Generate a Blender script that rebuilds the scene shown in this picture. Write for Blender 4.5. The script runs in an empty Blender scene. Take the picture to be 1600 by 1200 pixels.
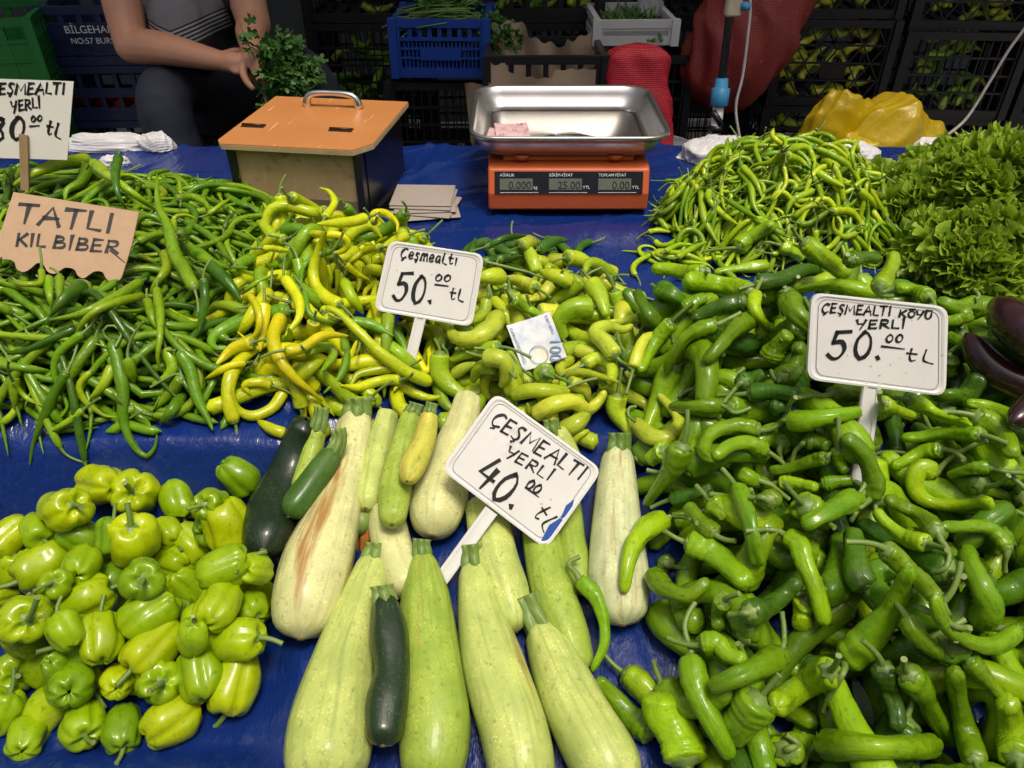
import bpy, math, random
import numpy as np
from mathutils import Vector, Matrix

random.seed(7)
rng = np.random.default_rng(7)
R = math.radians
scene = bpy.context.scene
col = scene.collection

# ------------------------------------------------------------------ camera
PITCH = R(36.4)
FPX = 1202.0
EYE = np.array([0.0, 0.0, 1.5])
cam_data = bpy.data.cameras.new('camera')
cam_data.sensor_width = 36.0
cam_data.lens = FPX / 1600.0 * 36.0
cam_data.clip_start = 0.02
cam_data.clip_end = 500.0
cam = bpy.data.objects.new('camera', cam_data)
cam.location = EYE
cam.rotation_euler = (R(90) - PITCH, 0, 0)
col.objects.link(cam)
scene.camera = cam

# ------------------------------------------------------------------ sky, sun, exposure
SUN_EL, SUN_AZ = R(73), R(150)      # azimuth measured clockwise from +Y
world = bpy.data.worlds.new('World')
scene.world = world
world.use_nodes = True
wn = world.node_tree
sky = wn.nodes.new('ShaderNodeTexSky')
sky.sky_type = 'NISHITA'
sky.sun_disc = False
sky.sun_elevation = SUN_EL
sky.sun_rotation = SUN_AZ
sky.air_density = 1.0
sky.dust_density = 9.0
wn.links.new(sky.outputs[0], wn.nodes['Background'].inputs[0])
wn.nodes['Background'].inputs[1].default_value = 0.105
sun_data = bpy.data.lights.new('sun', 'SUN')
sun_data.energy = 2.0
sun_data.angle = R(14)
sun_data.color = (1.0, 0.94, 0.83)
sun = bpy.data.objects.new('sun', sun_data)
col.objects.link(sun)
sd = Vector((math.sin(SUN_AZ) * math.cos(SUN_EL), math.cos(SUN_AZ) * math.cos(SUN_EL), math.sin(SUN_EL)))
sun.rotation_euler = sd.to_track_quat('Z', 'Y').to_euler()
sun.location = sd * 10
scene.view_settings.view_transform = 'Standard'
scene.view_settings.look = 'None'
scene.view_settings.gamma = 1.0
scene.view_settings.use_curve_mapping = False
scene.view_settings.exposure = 0.12
scene.render.engine = 'CYCLES'
scene.cycles.use_denoising = True
scene.cycles.max_bounces = 5
scene.cycles.diffuse_bounces = 2
scene.cycles.glossy_bounces = 2
scene.cycles.transmission_bounces = 4
scene.cycles.caustics_reflective = False
scene.cycles.caustics_refractive = False

# ------------------------------------------------------------------ where a sight line meets the stall
FW = np.array([0, math.cos(PITCH), -math.sin(PITCH)])
UP = np.array([0, math.sin(PITCH), math.cos(PITCH)])
RT = np.array([1.0, 0, 0])


def ray(u, v):
    return FW + (u - 800) / FPX * RT + (600 - v) / FPX * UP


def atz(u, v, z):
    d = ray(u, v)
    return EYE + (z - EYE[2]) / d[2] * d


def aty(u, v, y):
    d = ray(u, v)
    return EYE + y / d[1] * d


def at_plane(u, v, p0, n):
    d = ray(u, v)
    return EYE + np.dot(p0 - EYE, n) / np.dot(d, n) * d


# ------------------------------------------------------------------ object helpers
def tag(o, label=None, cat=None, group=None, kind=None):
    if label: o['label'] = label
    if cat: o['category'] = cat
    if group: o['group'] = group
    if kind: o['kind'] = kind
    return o


def link(name, me, mat=None, parent=None, loc=None):
    o = bpy.data.objects.new(name, me)
    col.objects.link(o)
    if mat is not None and me is not None and not me.materials:
        me.materials.append(mat)
    if parent is not None: o.parent = parent
    if loc is not None: o.location = loc
    return o


def empty(name, loc, rz=0.0):
    o = bpy.data.objects.new(name, None)
    o.empty_display_size = 0.05
    col.objects.link(o)
    o.location = loc
    o.rotation_euler = (0, 0, rz)
    return o


def copy_tree(o, parent=None):
    c = o.copy()
    col.objects.link(c)
    c.parent = parent
    for ch in list(o.children):
        copy_tree(ch, c)
    return c


_fc = {}


def grid_faces(m, n, wrap=True):
    k = (m, n, wrap)
    if k not in _fc:
        i = np.arange(m - 1)[:, None]
        j = np.arange(n if wrap else n - 1)[None, :]
        j2 = (j + 1) % n
        a = i * n + j; b = i * n + j2; c = (i + 1) * n + j2; d = (i + 1) * n + j
        _fc[k] = np.stack([a, b, c, d], -1).reshape(-1, 4)
    return _fc[k]


def mesh_quads(name, V, F, smooth=True, tc=None, sv=None):
    me = bpy.data.meshes.new(name)
    V = np.asarray(V, dtype=np.float32); F = np.asarray(F, dtype=np.int32)
    nf = len(F); k = F.shape[1]
    me.vertices.add(len(V)); me.vertices.foreach_set('co', V.ravel())
    me.loops.add(nf * k); me.loops.foreach_set('vertex_index', F.ravel())
    me.polygons.add(nf)
    me.polygons.foreach_set('loop_start', np.arange(0, nf * k, k, dtype=np.int32))
    if tc is not None:
        a = me.attributes.new('tc', 'FLOAT_VECTOR', 'POINT')
        a.data.foreach_set('vector', np.asarray(tc, dtype=np.float32).ravel())
    if sv is not None:
        a = me.attributes.new('s', 'FLOAT', 'POINT')
        a.data.foreach_set('value', np.asarray(sv, dtype=np.float32).ravel())
    me.update(calc_edges=True)
    (me.shade_smooth if smooth else me.shade_flat)()
    return me


class MB:
    """collects boxes, bars, tubes and sheets, then links them as one mesh object"""
    def __init__(s): s.V, s.F = [], []

    def add(s, V, F):
        o = len(s.V)
        s.V += [tuple(v) for v in V]
        s.F += [tuple(int(i) + o for i in f) for f in F]
        return s

    def box(s, c, d, M=None, bev=0.0):
        hx, hy, hz = d[0] / 2, d[1] / 2, d[2] / 2
        if bev > 0:
            b = min(bev, hx * .9, hy * .9, hz * .9)
            pts = []
            for sx in (-1, 1):
                for sy in (-1, 1):
                    for sz in (-1, 1):
                        pts += [(sx * hx, sy * (hy - b), sz * (hz - b)), (sx * (hx - b), sy * hy, sz * (hz - b)), (sx * (hx - b), sy * (hy - b), sz * hz)]
            import bmesh
            bm = bmesh.new()
            for p in pts: bm.verts.new(p)
            bmesh.ops.convex_hull(bm, input=bm.verts)
            bm.verts.index_update()
            V = [v.co.copy() for v in bm.verts]
            F = [[v.index for v in f.verts] for f in bm.faces]
            bm.free()
        else:
            V = [Vector((x, y, z)) for x in (-hx, hx) for y in (-hy, hy) for z in (-hz, hz)]
            F = [(0, 1, 3, 2), (4, 6, 7, 5), (0, 4, 5, 1), (2, 3, 7, 6), (0, 2, 6, 4), (1, 5, 7, 3)]
        if M is not None: V = [M @ v for v in V]
        c = Vector(c)
        return s.add([v + c for v in V], F)

    def bar(s, a, b, w, h=None, up=(0, 0, 1)):
        a, b = Vector(a), Vector(b)
        h = h or w
        d = (b - a); L = d.length; d.normalize()
        up = Vector(up)
        if abs(d.dot(up)) > .98: up = Vector((0, 1, 0)) if abs(d.y) < .9 else Vector((1, 0, 0))
        x = d.cross(up).normalized(); z = x.cross(d)
        M = Matrix((x, d, z)).transposed()
        return s.box((a + b) / 2, (w, L, h), M)

    def tube(s, pts, r, n=8, caps=True):
        V, F = tube_geo(pts, r, n)
        if caps:
            m = len(V) // n
            F = list(map(tuple, F)) + [tuple(range(n))[::-1], tuple(range((m - 1) * n, m * n))]
        return s.add(V, F)

    def build(s, name, mat, parent=None, smooth=False, loc=None):
        me = bpy.data.meshes.new(name)
        me.from_pydata([tuple(v) for v in s.V], [], s.F)
        me.update()
        (me.shade_smooth if smooth else me.shade_flat)()
        return link(name, me, mat, parent, loc)


def catmull(P, m):
    P = np.asarray(P, float)
    if len(P) == 2:
        t = np.linspace(0, 1, m)[:, None]
        return P[0] * (1 - t) + P[1] * t
    Q = np.vstack([2 * P[0] - P[1], P, 2 * P[-1] - P[-2]])
    segs = len(P) - 1
    # sample densely then respace evenly
    out = []
    for i in range(segs):
        t = np.linspace(0, 1, 24, endpoint=(i == segs - 1))[:, None]
        p0, p1, p2, p3 = Q[i], Q[i + 1], Q[i + 2], Q[i + 3]
        out.append(.5 * ((2 * p1) + (-p0 + p2) * t + (2 * p0 - 5 * p1 + 4 * p2 - p3) * t ** 2 + (-p0 + 3 * p1 - 3 * p2 + p3) * t ** 3))
    D = np.vstack(out)
    L = np.concatenate([[0], np.cumsum(np.linalg.norm(np.diff(D, axis=0), axis=1))])
    s = np.linspace(0, L[-1], m)
    return np.stack([np.interp(s, L, D[:, k]) for k in range(D.shape[1])], -1)


def frames(P):
    T = np.gradient(P, axis=0)
    T /= np.linalg.norm(T, axis=1)[:, None] + 1e-12
    N = np.zeros_like(T)
    a = np.array([0, 0, 1.0])
    if abs(T[0] @ a) > .9: a = np.array([0, 1.0, 0])
    n = a - T[0] * (a @ T[0]); n /= np.linalg.norm(n)
    for i in range(len(P)):
        n = n - T[i] * (n @ T[i]); n /= np.linalg.norm(n) + 1e-12
        N[i] = n
    return T, N, np.cross(T, N)


def tube_geo(pts, r, n=8):
    P = np.asarray(pts, float)
    T, N, B = frames(P)
    r = np.broadcast_to(np.asarray(r, float), (len(P),))
    ph = np.linspace(0, 2 * math.pi, n, endpoint=False)
    V = P[:, None] + r[:, None, None] * (np.cos(ph)[None, :, None] * N[:, None] + np.sin(ph)[None, :, None] * B[:, None])
    return V.reshape(-1, 3), grid_faces(len(P), n)


def loft(P, rad, n, mul=None):
    """tube with a free radius factor mul[ring, segment]; returns verts, faces, straightened coordinates, s"""
    P = np.asarray(P, float)
    m = len(P)
    T, N, B = frames(P)
    ph = np.linspace(0, 2 * math.pi, n, endpoint=False)
    rr = np.repeat(rad[:, None], n, 1)
    if mul is not None: rr = rr * mul
    V = P[:, None] + rr[..., None] * (np.cos(ph)[None, :, None] * N[:, None] + np.sin(ph)[None, :, None] * B[:, None])
    L = np.concatenate([[0], np.cumsum(np.linalg.norm(np.diff(P, axis=0), axis=1))])
    rm = rad.max()
    tc = np.stack([np.broadcast_to(np.cos(ph) * rm, (m, n)), np.broadcast_to(np.sin(ph) * rm, (m, n)), np.repeat(L[:, None], n, 1)], -1)
    sv = np.repeat((L / L[-1])[:, None], n, 1)
    return V.reshape(-1, 3), grid_faces(m, n), tc.reshape(-1, 3), sv.ravel()


# ------------------------------------------------------------------ materials
def new_mat(name):
    m = bpy.data.materials.new(name)
    m.use_nodes = True
    nt = m.node_tree
    return m, nt, nt.nodes['Principled BSDF']


def nd(nt, t, **kw):
    n = nt.nodes.new(t)
    for k, v in kw.items():
        if k.startswith('i_'):
            n.inputs[k[2:].replace('_', ' ')].default_value = v
        else:
            setattr(n, k, v)
    return n


def mixc(nt, fac, a, b, mode='MIX'):
    n = nt.nodes.new('ShaderNodeMix'); n.data_type = 'RGBA'; n.blend_type = mode
    for i, v in ((0, fac), (6, a), (7, b)):
        if hasattr(v, 'is_output') or isinstance(v, bpy.types.NodeSocket): nt.links.new(v, n.inputs[i])
        else: n.inputs[i].default_value = v if i == 0 else (tuple(v) + (1,))[:4]
    return n.outputs[2]


def ramp(nt, src, a, b):
    n = nt.nodes.new('ShaderNodeMapRange')
    nt.links.new(src, n.inputs[0])
    n.inputs[1].default_value = a; n.inputs[2].default_value = b
    return n.outputs[0]


def noise(nt, vec, scale, detail=2.0, rough=.5):
    n = nt.nodes.new('ShaderNodeTexNoise')
    n.inputs['Scale'].default_value = scale; n.inputs['Detail'].default_value = detail; n.inputs['Roughness'].default_value = rough
    if vec is not None: nt.links.new(vec, n.inputs['Vector'])
    return n.outputs[0]


def bump(nt, p, h, strength, dist):
    b = nt.nodes.new('ShaderNodeBump')
    b.inputs['Strength'].default_value = strength; b.inputs['Distance'].default_value = dist
    nt.links.new(h, b.inputs['Height']); nt.links.new(b.outputs[0], p.inputs['Normal'])


def simple(name, c, rough=.5, metal=0.0, nscale=40, var=.25, bmp=0.0, spec=.5, coat=0.0, trans=0.0):
    m, nt, p = new_mat(name)
    tcn = nt.nodes.new('ShaderNodeTexCoord').outputs['Object']
    f = noise(nt, tcn, nscale, 3)
    dark = tuple(x * (1 - var) for x in c); lite = tuple(min(1, x * (1 + var)) for x in c)
    nt.links.new(mixc(nt, f, dark, lite), p.inputs['Base Color'])
    p.inputs['Roughness'].default_value = rough
    p.inputs['Metallic'].default_value = metal
    p.inputs['Specular IOR Level'].default_value = spec
    p.inputs['Coat Weight'].default_value = coat
    if trans: p.inputs['Transmission Weight'].default_value = trans
    if bmp: bump(nt, p, f, bmp, .002)
    return m


M = {}


def pepper_mat(name, rough, coat, speck=0.0, wr=.25, scar=.64):
    """skin whose colour is the object's own colour, a little uneven along its length"""
    m, nt, p = new_mat(name)
    oi = nt.nodes.new('ShaderNodeObjectInfo')
    at = nd(nt, 'ShaderNodeAttribute', attribute_name='tc')
    sa = nd(nt, 'ShaderNodeAttribute', attribute_name='s')
    off = nd(nt, 'ShaderNodeVectorMath', operation='ADD')
    nt.links.new(at.outputs['Vector'], off.inputs[0]); nt.links.new(oi.outputs['Random'], off.inputs[1])
    v = off.outputs[0]
    f1 = noise(nt, v, 28, 3, .6)
    f2 = noise(nt, v, 140, 2, .6)
    hs = nt.nodes.new('ShaderNodeHueSaturation')
    nt.links.new(oi.outputs['Color'], hs.inputs['Color'])
    hs.inputs['Hue'].default_value = .488; hs.inputs['Value'].default_value = 1.25
    c = mixc(nt, ramp(nt, f1, .38, .68), oi.outputs['Color'], hs.outputs[0])
    dk = nt.nodes.new('ShaderNodeHueSaturation')
    nt.links.new(oi.outputs['Color'], dk.inputs['Color'])
    dk.inputs['Hue'].default_value = .515; dk.inputs['Value'].default_value = .62
    c = mixc(nt, ramp(nt, f2, .58, .8), c, dk.outputs[0])
    if speck:
        vo = nt.nodes.new('ShaderNodeTexVoronoi'); vo.inputs['Scale'].default_value = 260
        nt.links.new(v, vo.inputs['Vector'])
        pale = nt.nodes.new('ShaderNodeHueSaturation'); nt.links.new(oi.outputs['Color'], pale.inputs['Color'])
        pale.inputs['Value'].default_value = 1.5 + speck; pale.inputs['Saturation'].default_value = .75
        sp = nd(nt, 'ShaderNodeMath', operation='MULTIPLY'); nt.links.new(ramp(nt, vo.outputs[0], .34, .12), sp.inputs[0])
        nt.links.new(ramp(nt, f1, .4, .7), sp.inputs[1])
        c = mixc(nt, sp.outputs[0], c, pale.outputs[0])
        # lengthwise streaks
        mp = nd(nt, 'ShaderNodeMapping'); mp.inputs['Scale'].default_value = (1, 1, .08)
        nt.links.new(v, mp.inputs['Vector'])
        st = noise(nt, mp.outputs[0], 130, 2)
        c = mixc(nt, ramp(nt, st, .52, .95), c, dk.outputs[0])
        # scuffs
        mp2 = nd(nt, 'ShaderNodeMapping'); mp2.inputs['Scale'].default_value = (1, 1, .16)
        nt.links.new(v, mp2.inputs['Vector'])
        sc_ = noise(nt, mp2.outputs[0], 22, 4, .7)
        c = mixc(nt, ramp(nt, sc_, scar, scar + .12), c, (.36, .20, .06))
    nt.links.new(c, p.inputs['Base Color'])
    p.inputs['Roughness'].default_value = rough
    p.inputs['Coat Weight'].default_value = coat
    p.inputs['Coat Roughness'].default_value = .07
    p.inputs['Specular IOR Level'].default_value = .24
    # dull and shiny patches, fine lengthwise furrows, blemishes
    rr_ = nt.nodes.new('ShaderNodeMapRange'); nt.links.new(f1, rr_.inputs[0]); rr_.inputs[1].default_value = .3; rr_.inputs[2].default_value = .75; rr_.inputs[3].default_value = rough * .75; rr_.inputs[4].default_value = rough * 1.7
    nt.links.new(rr_.outputs[0], p.inputs['Roughness'])
    mf = nd(nt, 'ShaderNodeMapping'); mf.inputs['Scale'].default_value = (1, 1, .22); nt.links.new(v, mf.inputs['Vector'])
    fur = noise(nt, mf.outputs[0], 210, 3, .6)
    wv = noise(nt, v, 75, 3, .55)
    hsum = nd(nt, 'ShaderNodeMath', operation='MULTIPLY_ADD'); nt.links.new(wv, hsum.inputs[0]); hsum.inputs[1].default_value = 1.6; nt.links.new(fur, hsum.inputs[2])
    bump(nt, p, hsum.outputs[0], wr, .0032)
    return m


M['pepper'] = pepper_mat('pepper_skin', .26, .30, wr=.34)
M['bell'] = pepper_mat('bell_skin', .26, .3, wr=.10)
M['zucchini'] = pepper_mat('zucchini_skin', .36, .1, speck=.25, wr=.12)
M['scarred_zucchini'] = pepper_mat('scarred_zucchini_skin', .36, .1, speck=.2, wr=.12, scar=.545)
M['dark_zucchini'] = pepper_mat('dark_zucchini_skin', .30, .3, speck=3.0, wr=.12)


def stem_mat():
    m, nt, p = new_mat('pepper_stem')
    oi = nt.nodes.new('ShaderNodeObjectInfo')
    sa = nd(nt, 'ShaderNodeAttribute', attribute_name='s')
    tcn = nt.nodes.new('ShaderNodeTexCoord').outputs['Object']
    f = noise(nt, tcn, 300, 2)
    c = mixc(nt, f, (.07, .15, .02), (.17, .27, .05))
    c = mixc(nt, ramp(nt, oi.outputs['Random'], 0, 1.6), c, (.22, .30, .07))
    c = mixc(nt, ramp(nt, sa.outputs['Fac'], .965, .995), c, (.21, .27, .075))
    nt.links.new(c, p.inputs['Base Color'])
    p.inputs['Roughness'].default_value = .45
    bump(nt, p, f, .2, .001)
    return m


M['stem'] = stem_mat()

# ------------------------------------------------------------------ ground, table, tarp
def sstep(a, b, x):
    t = np.clip((x - a) / (b - a), 0, 1)
    return t * t * (3 - 2 * t)


def dome(x, y, cx, cy, rx, ry, h, p=2.0, q=1.0):
    d = (np.abs((x - cx) / rx) ** p + np.abs((y - cy) / ry) ** p)
    return h * np.clip(1 - d, 0, 1) ** q


_ph = rng.uniform(0, 6.28, (40,))
_kx = rng.normal(0, 1, (40, 2))


def wrinkle(x, y):
    w = 0
    for i in range(10):
        k = _kx[i] * (7 + 2.2 * i)
        w = w + np.sin(k[0] * x + k[1] * y + _ph[i] + 1.3 * np.sin(6 * y + 5 * x + _ph[i + 10])) / (2.5 + i * .8)
    r = 0
    for i in range(5):
        k = _kx[20 + i] * (6 + 2 * i)
        s = np.sin(k[0] * x + k[1] * y + _ph[20 + i] + .8 * np.sin(7 * x - 4 * y))
        r = r + np.exp(-(s / .08) ** 2) * .5
    return (.0028 * w + .0042 * r) * (1 + 1.1 * sstep(1.45, 1.7, y))


def base_z(x, y):
    left = np.interp(y, [.26, .36, .385, .43, .69, .705, .765, .80, .9], [.735, .735, .725, .70, .705, .712, .842, .85, .85])
    left = np.where(y > .8, np.interp(y, [.8, 1.45, 1.7, 2.1], [.85, .84, .80, .80]), left)
    mid = np.interp(y, [.26, .36, .40, .85, 1.2, 1.5, 2.1], [.70, .70, .695, .80, .81, .80, .80])
    right = np.interp(y, [.26, .36, .40, .85, 1.2, 1.5, 2.1], [.70, .70, .70, .80, .80, .80, .80])
    a = sstep(-.30, -.25, x + .08 * (y - .7))
    b = sstep(.05, .15, x)
    z = left * (1 - a) + a * (mid * (1 - b) + right * b)
    core = np.maximum.reduce([
        dome(x, y, -.98, 1.20, .54, .47, .062, 3.0, .8),
        dome(x, y, -.29, 1.10, .16, .28, .055, 2.2, .8),
        dome(x, y, .04, 1.06, .15, .22, .004, 2.5, .8),
        dome(x, y, .58, .74, .44, .44, .022, 2.6, .8),
        dome(x, y, .57, 1.52, .23, .20, .115, 2.0, .75)])
    return z + core


def tarp_z(x, y):
    return base_z(x, y) + wrinkle(x, y) * (1 - .5 * sstep(.85, .75, y) * sstep(-.3, -.2, x))


XMIN, YMIN, GS = -1.5, .24, .004
GX, GY = 750, 460
gx = XMIN + GS * np.arange(GX); gy = YMIN + GS * np.arange(GY)
H = tarp_z(gx[:, None], gy[None, :])
H0 = H.copy()


def Hat(x, y, A=None):
    A = H if A is None else A
    i = np.clip(((np.asarray(x) - XMIN) / GS + .5).astype(int), 0, GX - 1)
    j = np.clip(((np.asarray(y) - YMIN) / GS + .5).astype(int), 0, GY - 1)
    return A[i, j]


def stamp(P, r):
    """raise the height map to the top of a chain of balls"""
    for p, rr in zip(P, r):
        k = int(rr / GS) + 1
        i0 = int(round((p[0] - XMIN) / GS)); j0 = int(round((p[1] - YMIN) / GS))
        ia, ib, ja, jb = max(i0 - k, 0), min(i0 + k + 1, GX), max(j0 - k, 0), min(j0 + k + 1, GY)
        if ia >= ib or ja >= jb: continue
        dx = gx[ia:ib, None] - p[0]; dy = gy[None, ja:jb] - p[1]
        q = rr * rr - dx * dx - dy * dy
        top = np.where(q > 0, p[2] + np.sqrt(np.maximum(q, 0)), -9)
        H[ia:ib, ja:jb] = np.maximum(H[ia:ib, ja:jb], top)


def hit(u, v, lift=0.0):
    """distance factor along a sight line to the present surface of the heap"""
    d = ray(u, v)
    t = np.arange(.35, 3.2, .004)
    p = EYE + t[:, None] * d
    ok = (p[:, 2] < Hat(p[:, 0], p[:, 1]) + lift) & (p[:, 1] < 2.05)
    k = np.argmax(ok)
    return t[k] if ok[k] else (.8 + lift - EYE[2]) / d[2]


# tarp sheet
def make_tarp():
    xs = np.arange(-1.6, 1.601, .008); ys = np.arange(.27, 2.021, .008)
    X, Y = np.meshgrid(xs, ys, indexing='ij')
    Z = tarp_z(X, Y) - .0015
    rows_b = [2.028, 2.035, 2.04, 2.045]
    zb = [-.004, -.02, -.10, -.42]
    Yb = np.concatenate([Y, np.tile(rows_b, (len(xs), 1))], 1)
    Zb = np.concatenate([Z] + [(Z[:, -1] + q + .004 * np.sin(xs * 23 + i))[:, None] for i, q in enumerate(zb)], 1)
    Xb = np.concatenate([X, np.tile(xs[:, None], (1, 4))], 1)
    f = [(.262, -.006), (.255, -.03), (.25, -.15), (.245, -.5)]
    Yb = np.concatenate([np.tile([q[0] for q in f[::-1]], (len(xs), 1)), Yb], 1)
    Zb = np.concatenate([(Z[:, 0] + q[1])[:, None] for q in f[::-1]] + [Zb], 1)
    Xb = np.concatenate([np.tile(xs[:, None], (1, 4)), Xb], 1)
    Yb += .012 * np.sin(Xb * 9) * (Zb < .6) * 1.0
    V = np.stack([Xb, Yb, Zb], -1).reshape(-1, 3)
    me = mesh_quads('tarp', V, grid_faces(len(xs), Xb.shape[1], False)[:, ::-1])
    m, nt, p = new_mat('blue_tarp')
    tcn = nt.nodes.new('ShaderNodeTexCoord').outputs['Object']
    f1 = noise(nt, tcn, 5, 3); f2 = noise(nt, tcn, 60, 4, .6)
    c = mixc(nt, f1, (.004, .016, .10), (.006, .029, .185))
    c = mixc(nt, ramp(nt, f2, .62, .85), c, (.04, .06, .14))
    nt.links.new(c, p.inputs['Base Color'])
    p.inputs['Roughness'].default_value = .21
    p.inputs['Specular IOR Level'].default_value = .45
    mp = nd(nt, 'ShaderNodeMapping'); mp.inputs['Rotation'].default_value = (0, 0, .6); mp.inputs['Scale'].default_value = (1, .25, 1)
    nt.links.new(tcn, mp.inputs['Vector'])
    bump(nt, p, noise(nt, mp.outputs[0], 22, 5, .62), .6, .010)
    o = link('tarp', me, m)
    tag(o, 'glossy blue plastic tarp spread over the whole market stall table', 'tarp')


make_tarp()

M['concrete'] = simple('concrete', (.26, .25, .23), .85, nscale=6, var=.3, bmp=.3)
g = MB(); g.add([(-120, -120, 0), (120, -120, 0), (120, 120, 0), (-120, 120, 0)], [(0, 1, 2, 3)])
tag(g.build('ground', M['concrete']), kind='structure')
M['wood'] = simple('bare_wood', (.30, .20, .10), .7, nscale=18, var=.35, bmp=.4)
tb = empty('stall_table', (0, 1.15, 0))
tag(tb, 'low wooden trestle table hidden beneath the blue tarp', 'table')
MB().box((0, 0, .655), (3.1, 1.7, .03)).build('tabletop', M['wood'], tb)
for sx in (-1.45, 0, 1.45):
    for sy in (-.75, .75):
        MB().box((sx, sy, .32), (.06, .06, .64)).build('leg', M['wood'], tb)

# market awning over the goods and the seller; the street side, behind the viewer, is open to the sky
M['awning'], nt, p = new_mat('awning_cloth')      # pale tarpaulin that lets some daylight through
cc = mixc(nt, noise(nt, nt.nodes.new('ShaderNodeTexCoord').outputs['Object'], 3, 3), (.38, .38, .36), (.50, .50, .47))
nt.links.new(cc, p.inputs['Base Color']); p.inputs['Roughness'].default_value = .7
tr = nt.nodes.new('ShaderNodeBsdfTranslucent'); nt.links.new(cc, tr.inputs[0])
ms = nt.nodes.new('ShaderNodeMixShader'); ms.inputs[0].default_value = .22
nt.links.new(p.outputs[0], ms.inputs[1]); nt.links.new(tr.outputs[0], ms.inputs[2]); nt.links.new(ms.outputs[0], nt.nodes['Material Output'].inputs[0])
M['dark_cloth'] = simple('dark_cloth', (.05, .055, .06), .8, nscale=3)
aw = empty('market_awning', (0, 2.6, 0))
tag(aw, 'pale cloth awning stretched on poles above the stall', 'awning')
xs = np.linspace(-4.5, 4.5, 40); ys = np.linspace(-.8, 2.6, 20)
X, Y = np.meshgrid(xs, ys, indexing='ij')
Z = 2.55 + .12 * np.abs(np.sin(X * 1.05)) - .05 * Y
link('roof_cloth', mesh_quads('roof_cloth', np.stack([X, Y, Z], -1).reshape(-1, 3), grid_faces(40, 20, False)), M['awning'], aw)
xs = np.linspace(-4.5, 4.5, 120); zs = np.linspace(0.02, 2.5, 12)
X, Z = np.meshgrid(xs, zs, indexing='ij')
Y = 2.1 + .06 * np.sin(X * 7) + .03 * np.sin(X * 17 + Z)
link('added_back_cloth', mesh_quads('added_back_cloth', np.stack([X, Y, Z], -1).reshape(-1, 3), grid_faces(120, 12, False)), M['dark_cloth'], aw)  # added dark sheet, keeps the gaps between the crates black
M['steel'] = simple('galvanised_steel', (.45, .45, .46), .4, .9)
for sx in (-4.3, 4.3):
    for sy in (-1.2, 2.4):
        MB().tube([(sx, sy, 0), (sx, sy, 2.55)], .025, 10).build('pole', M['steel'], aw, True)

# unseen awning added behind the viewer, shuts out low sky so light falls from overhead
ao = empty('market_awning', (0, -2.9, 0))
tag(ao, 'added pale cloth awning behind the viewer, shutting out the low sky', 'awning')
xs = np.linspace(-5, 5, 40); ys = np.linspace(-2.0, 2.0, 16)
X, Y = np.meshgrid(xs, ys, indexing='ij')
Z = 2.5 + .10 * np.abs(np.sin(X * 1.05)) + .03 * Y
link('roof_cloth', mesh_quads('roof_cloth', np.stack([X, Y, Z], -1).reshape(-1, 3), grid_faces(40, 16, False)), M['awning'], ao)
xs = np.linspace(-5, 5, 80); zs = np.linspace(.02, 2.45, 8)
X, Z = np.meshgrid(xs, zs, indexing='ij')
Y = -1.9 + .05 * np.sin(X * 7)
link('added_back_cloth', mesh_quads('added_back_cloth', np.stack([X, Y, Z], -1).reshape(-1, 3), grid_faces(80, 8, False)), M['dark_cloth'], ao)  # added dark sheet under the far awning, blocks low light
for sx in (-4.8, 4.8):
    for sy in (-1.8, 1.8):
        MB().tube([(sx, sy, 0), (sx, sy, 2.5)], .025, 10).build('pole', M['steel'], ao, True)

# ------------------------------------------------------------------ peppers
KINDS = {
    # name, category, radius, length, colours, curl, lumps
    'A': dict(name='thin_green_pepper', cat='pepper', r=(.0048, .0068), L=(.17, .26), cols=[(.10, .225, .005), (.07, .17, .005), (.14, .27, .006), (.20, .33, .008), (.04, .11, .006)], curl=3.3, n=10, m=26, lump=.12, stemr=.0017),
    'B': dict(name='yellow_pepper', cat='pepper', r=(.0085, .012), L=(.11, .17), cols=[(.40, .48, .008), (.31, .43, .010), (.50, .53, .008), (.18, .33, .010), (.10, .24, .010)], curl=2.4, n=11, m=26, lump=.09, stemr=.0019),
    'C': dict(name='pale_pepper', cat='pepper', r=(.012, .016), L=(.09, .13), cols=[(.32, .43, .018), (.25, .37, .014), (.40, .49, .035), (.20, .35, .010)], curl=2.0, n=12, m=24, lump=.05, stemr=.0022),
    'D': dict(name='green_pepper', cat='pepper', r=(.0155, .0205), L=(.095, .138), cols=[(.14, .28, .005), (.11, .23, .005), (.20, .36, .006), (.07, .165, .006), (.035, .10, .007)], curl=1.0, n=18, m=34, lump=.13, stemr=.0028),
    'E': dict(name='curly_chilli', cat='chilli', r=(.0046, .0062), L=(.10, .16), cols=[(.19, .33, .007), (.26, .40, .009), (.13, .26, .007), (.33, .46, .010)], curl=3.2, n=8, m=24, lump=.10, stemr=.0015),
    'G': dict(name='dark_chilli', cat='chilli', r=(.008, .011), L=(.09, .14), cols=[(.035, .11, .012), (.05, .14, .014)], curl=1.8, n=10, m=24, lump=.05, stemr=.0019),
}


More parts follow.
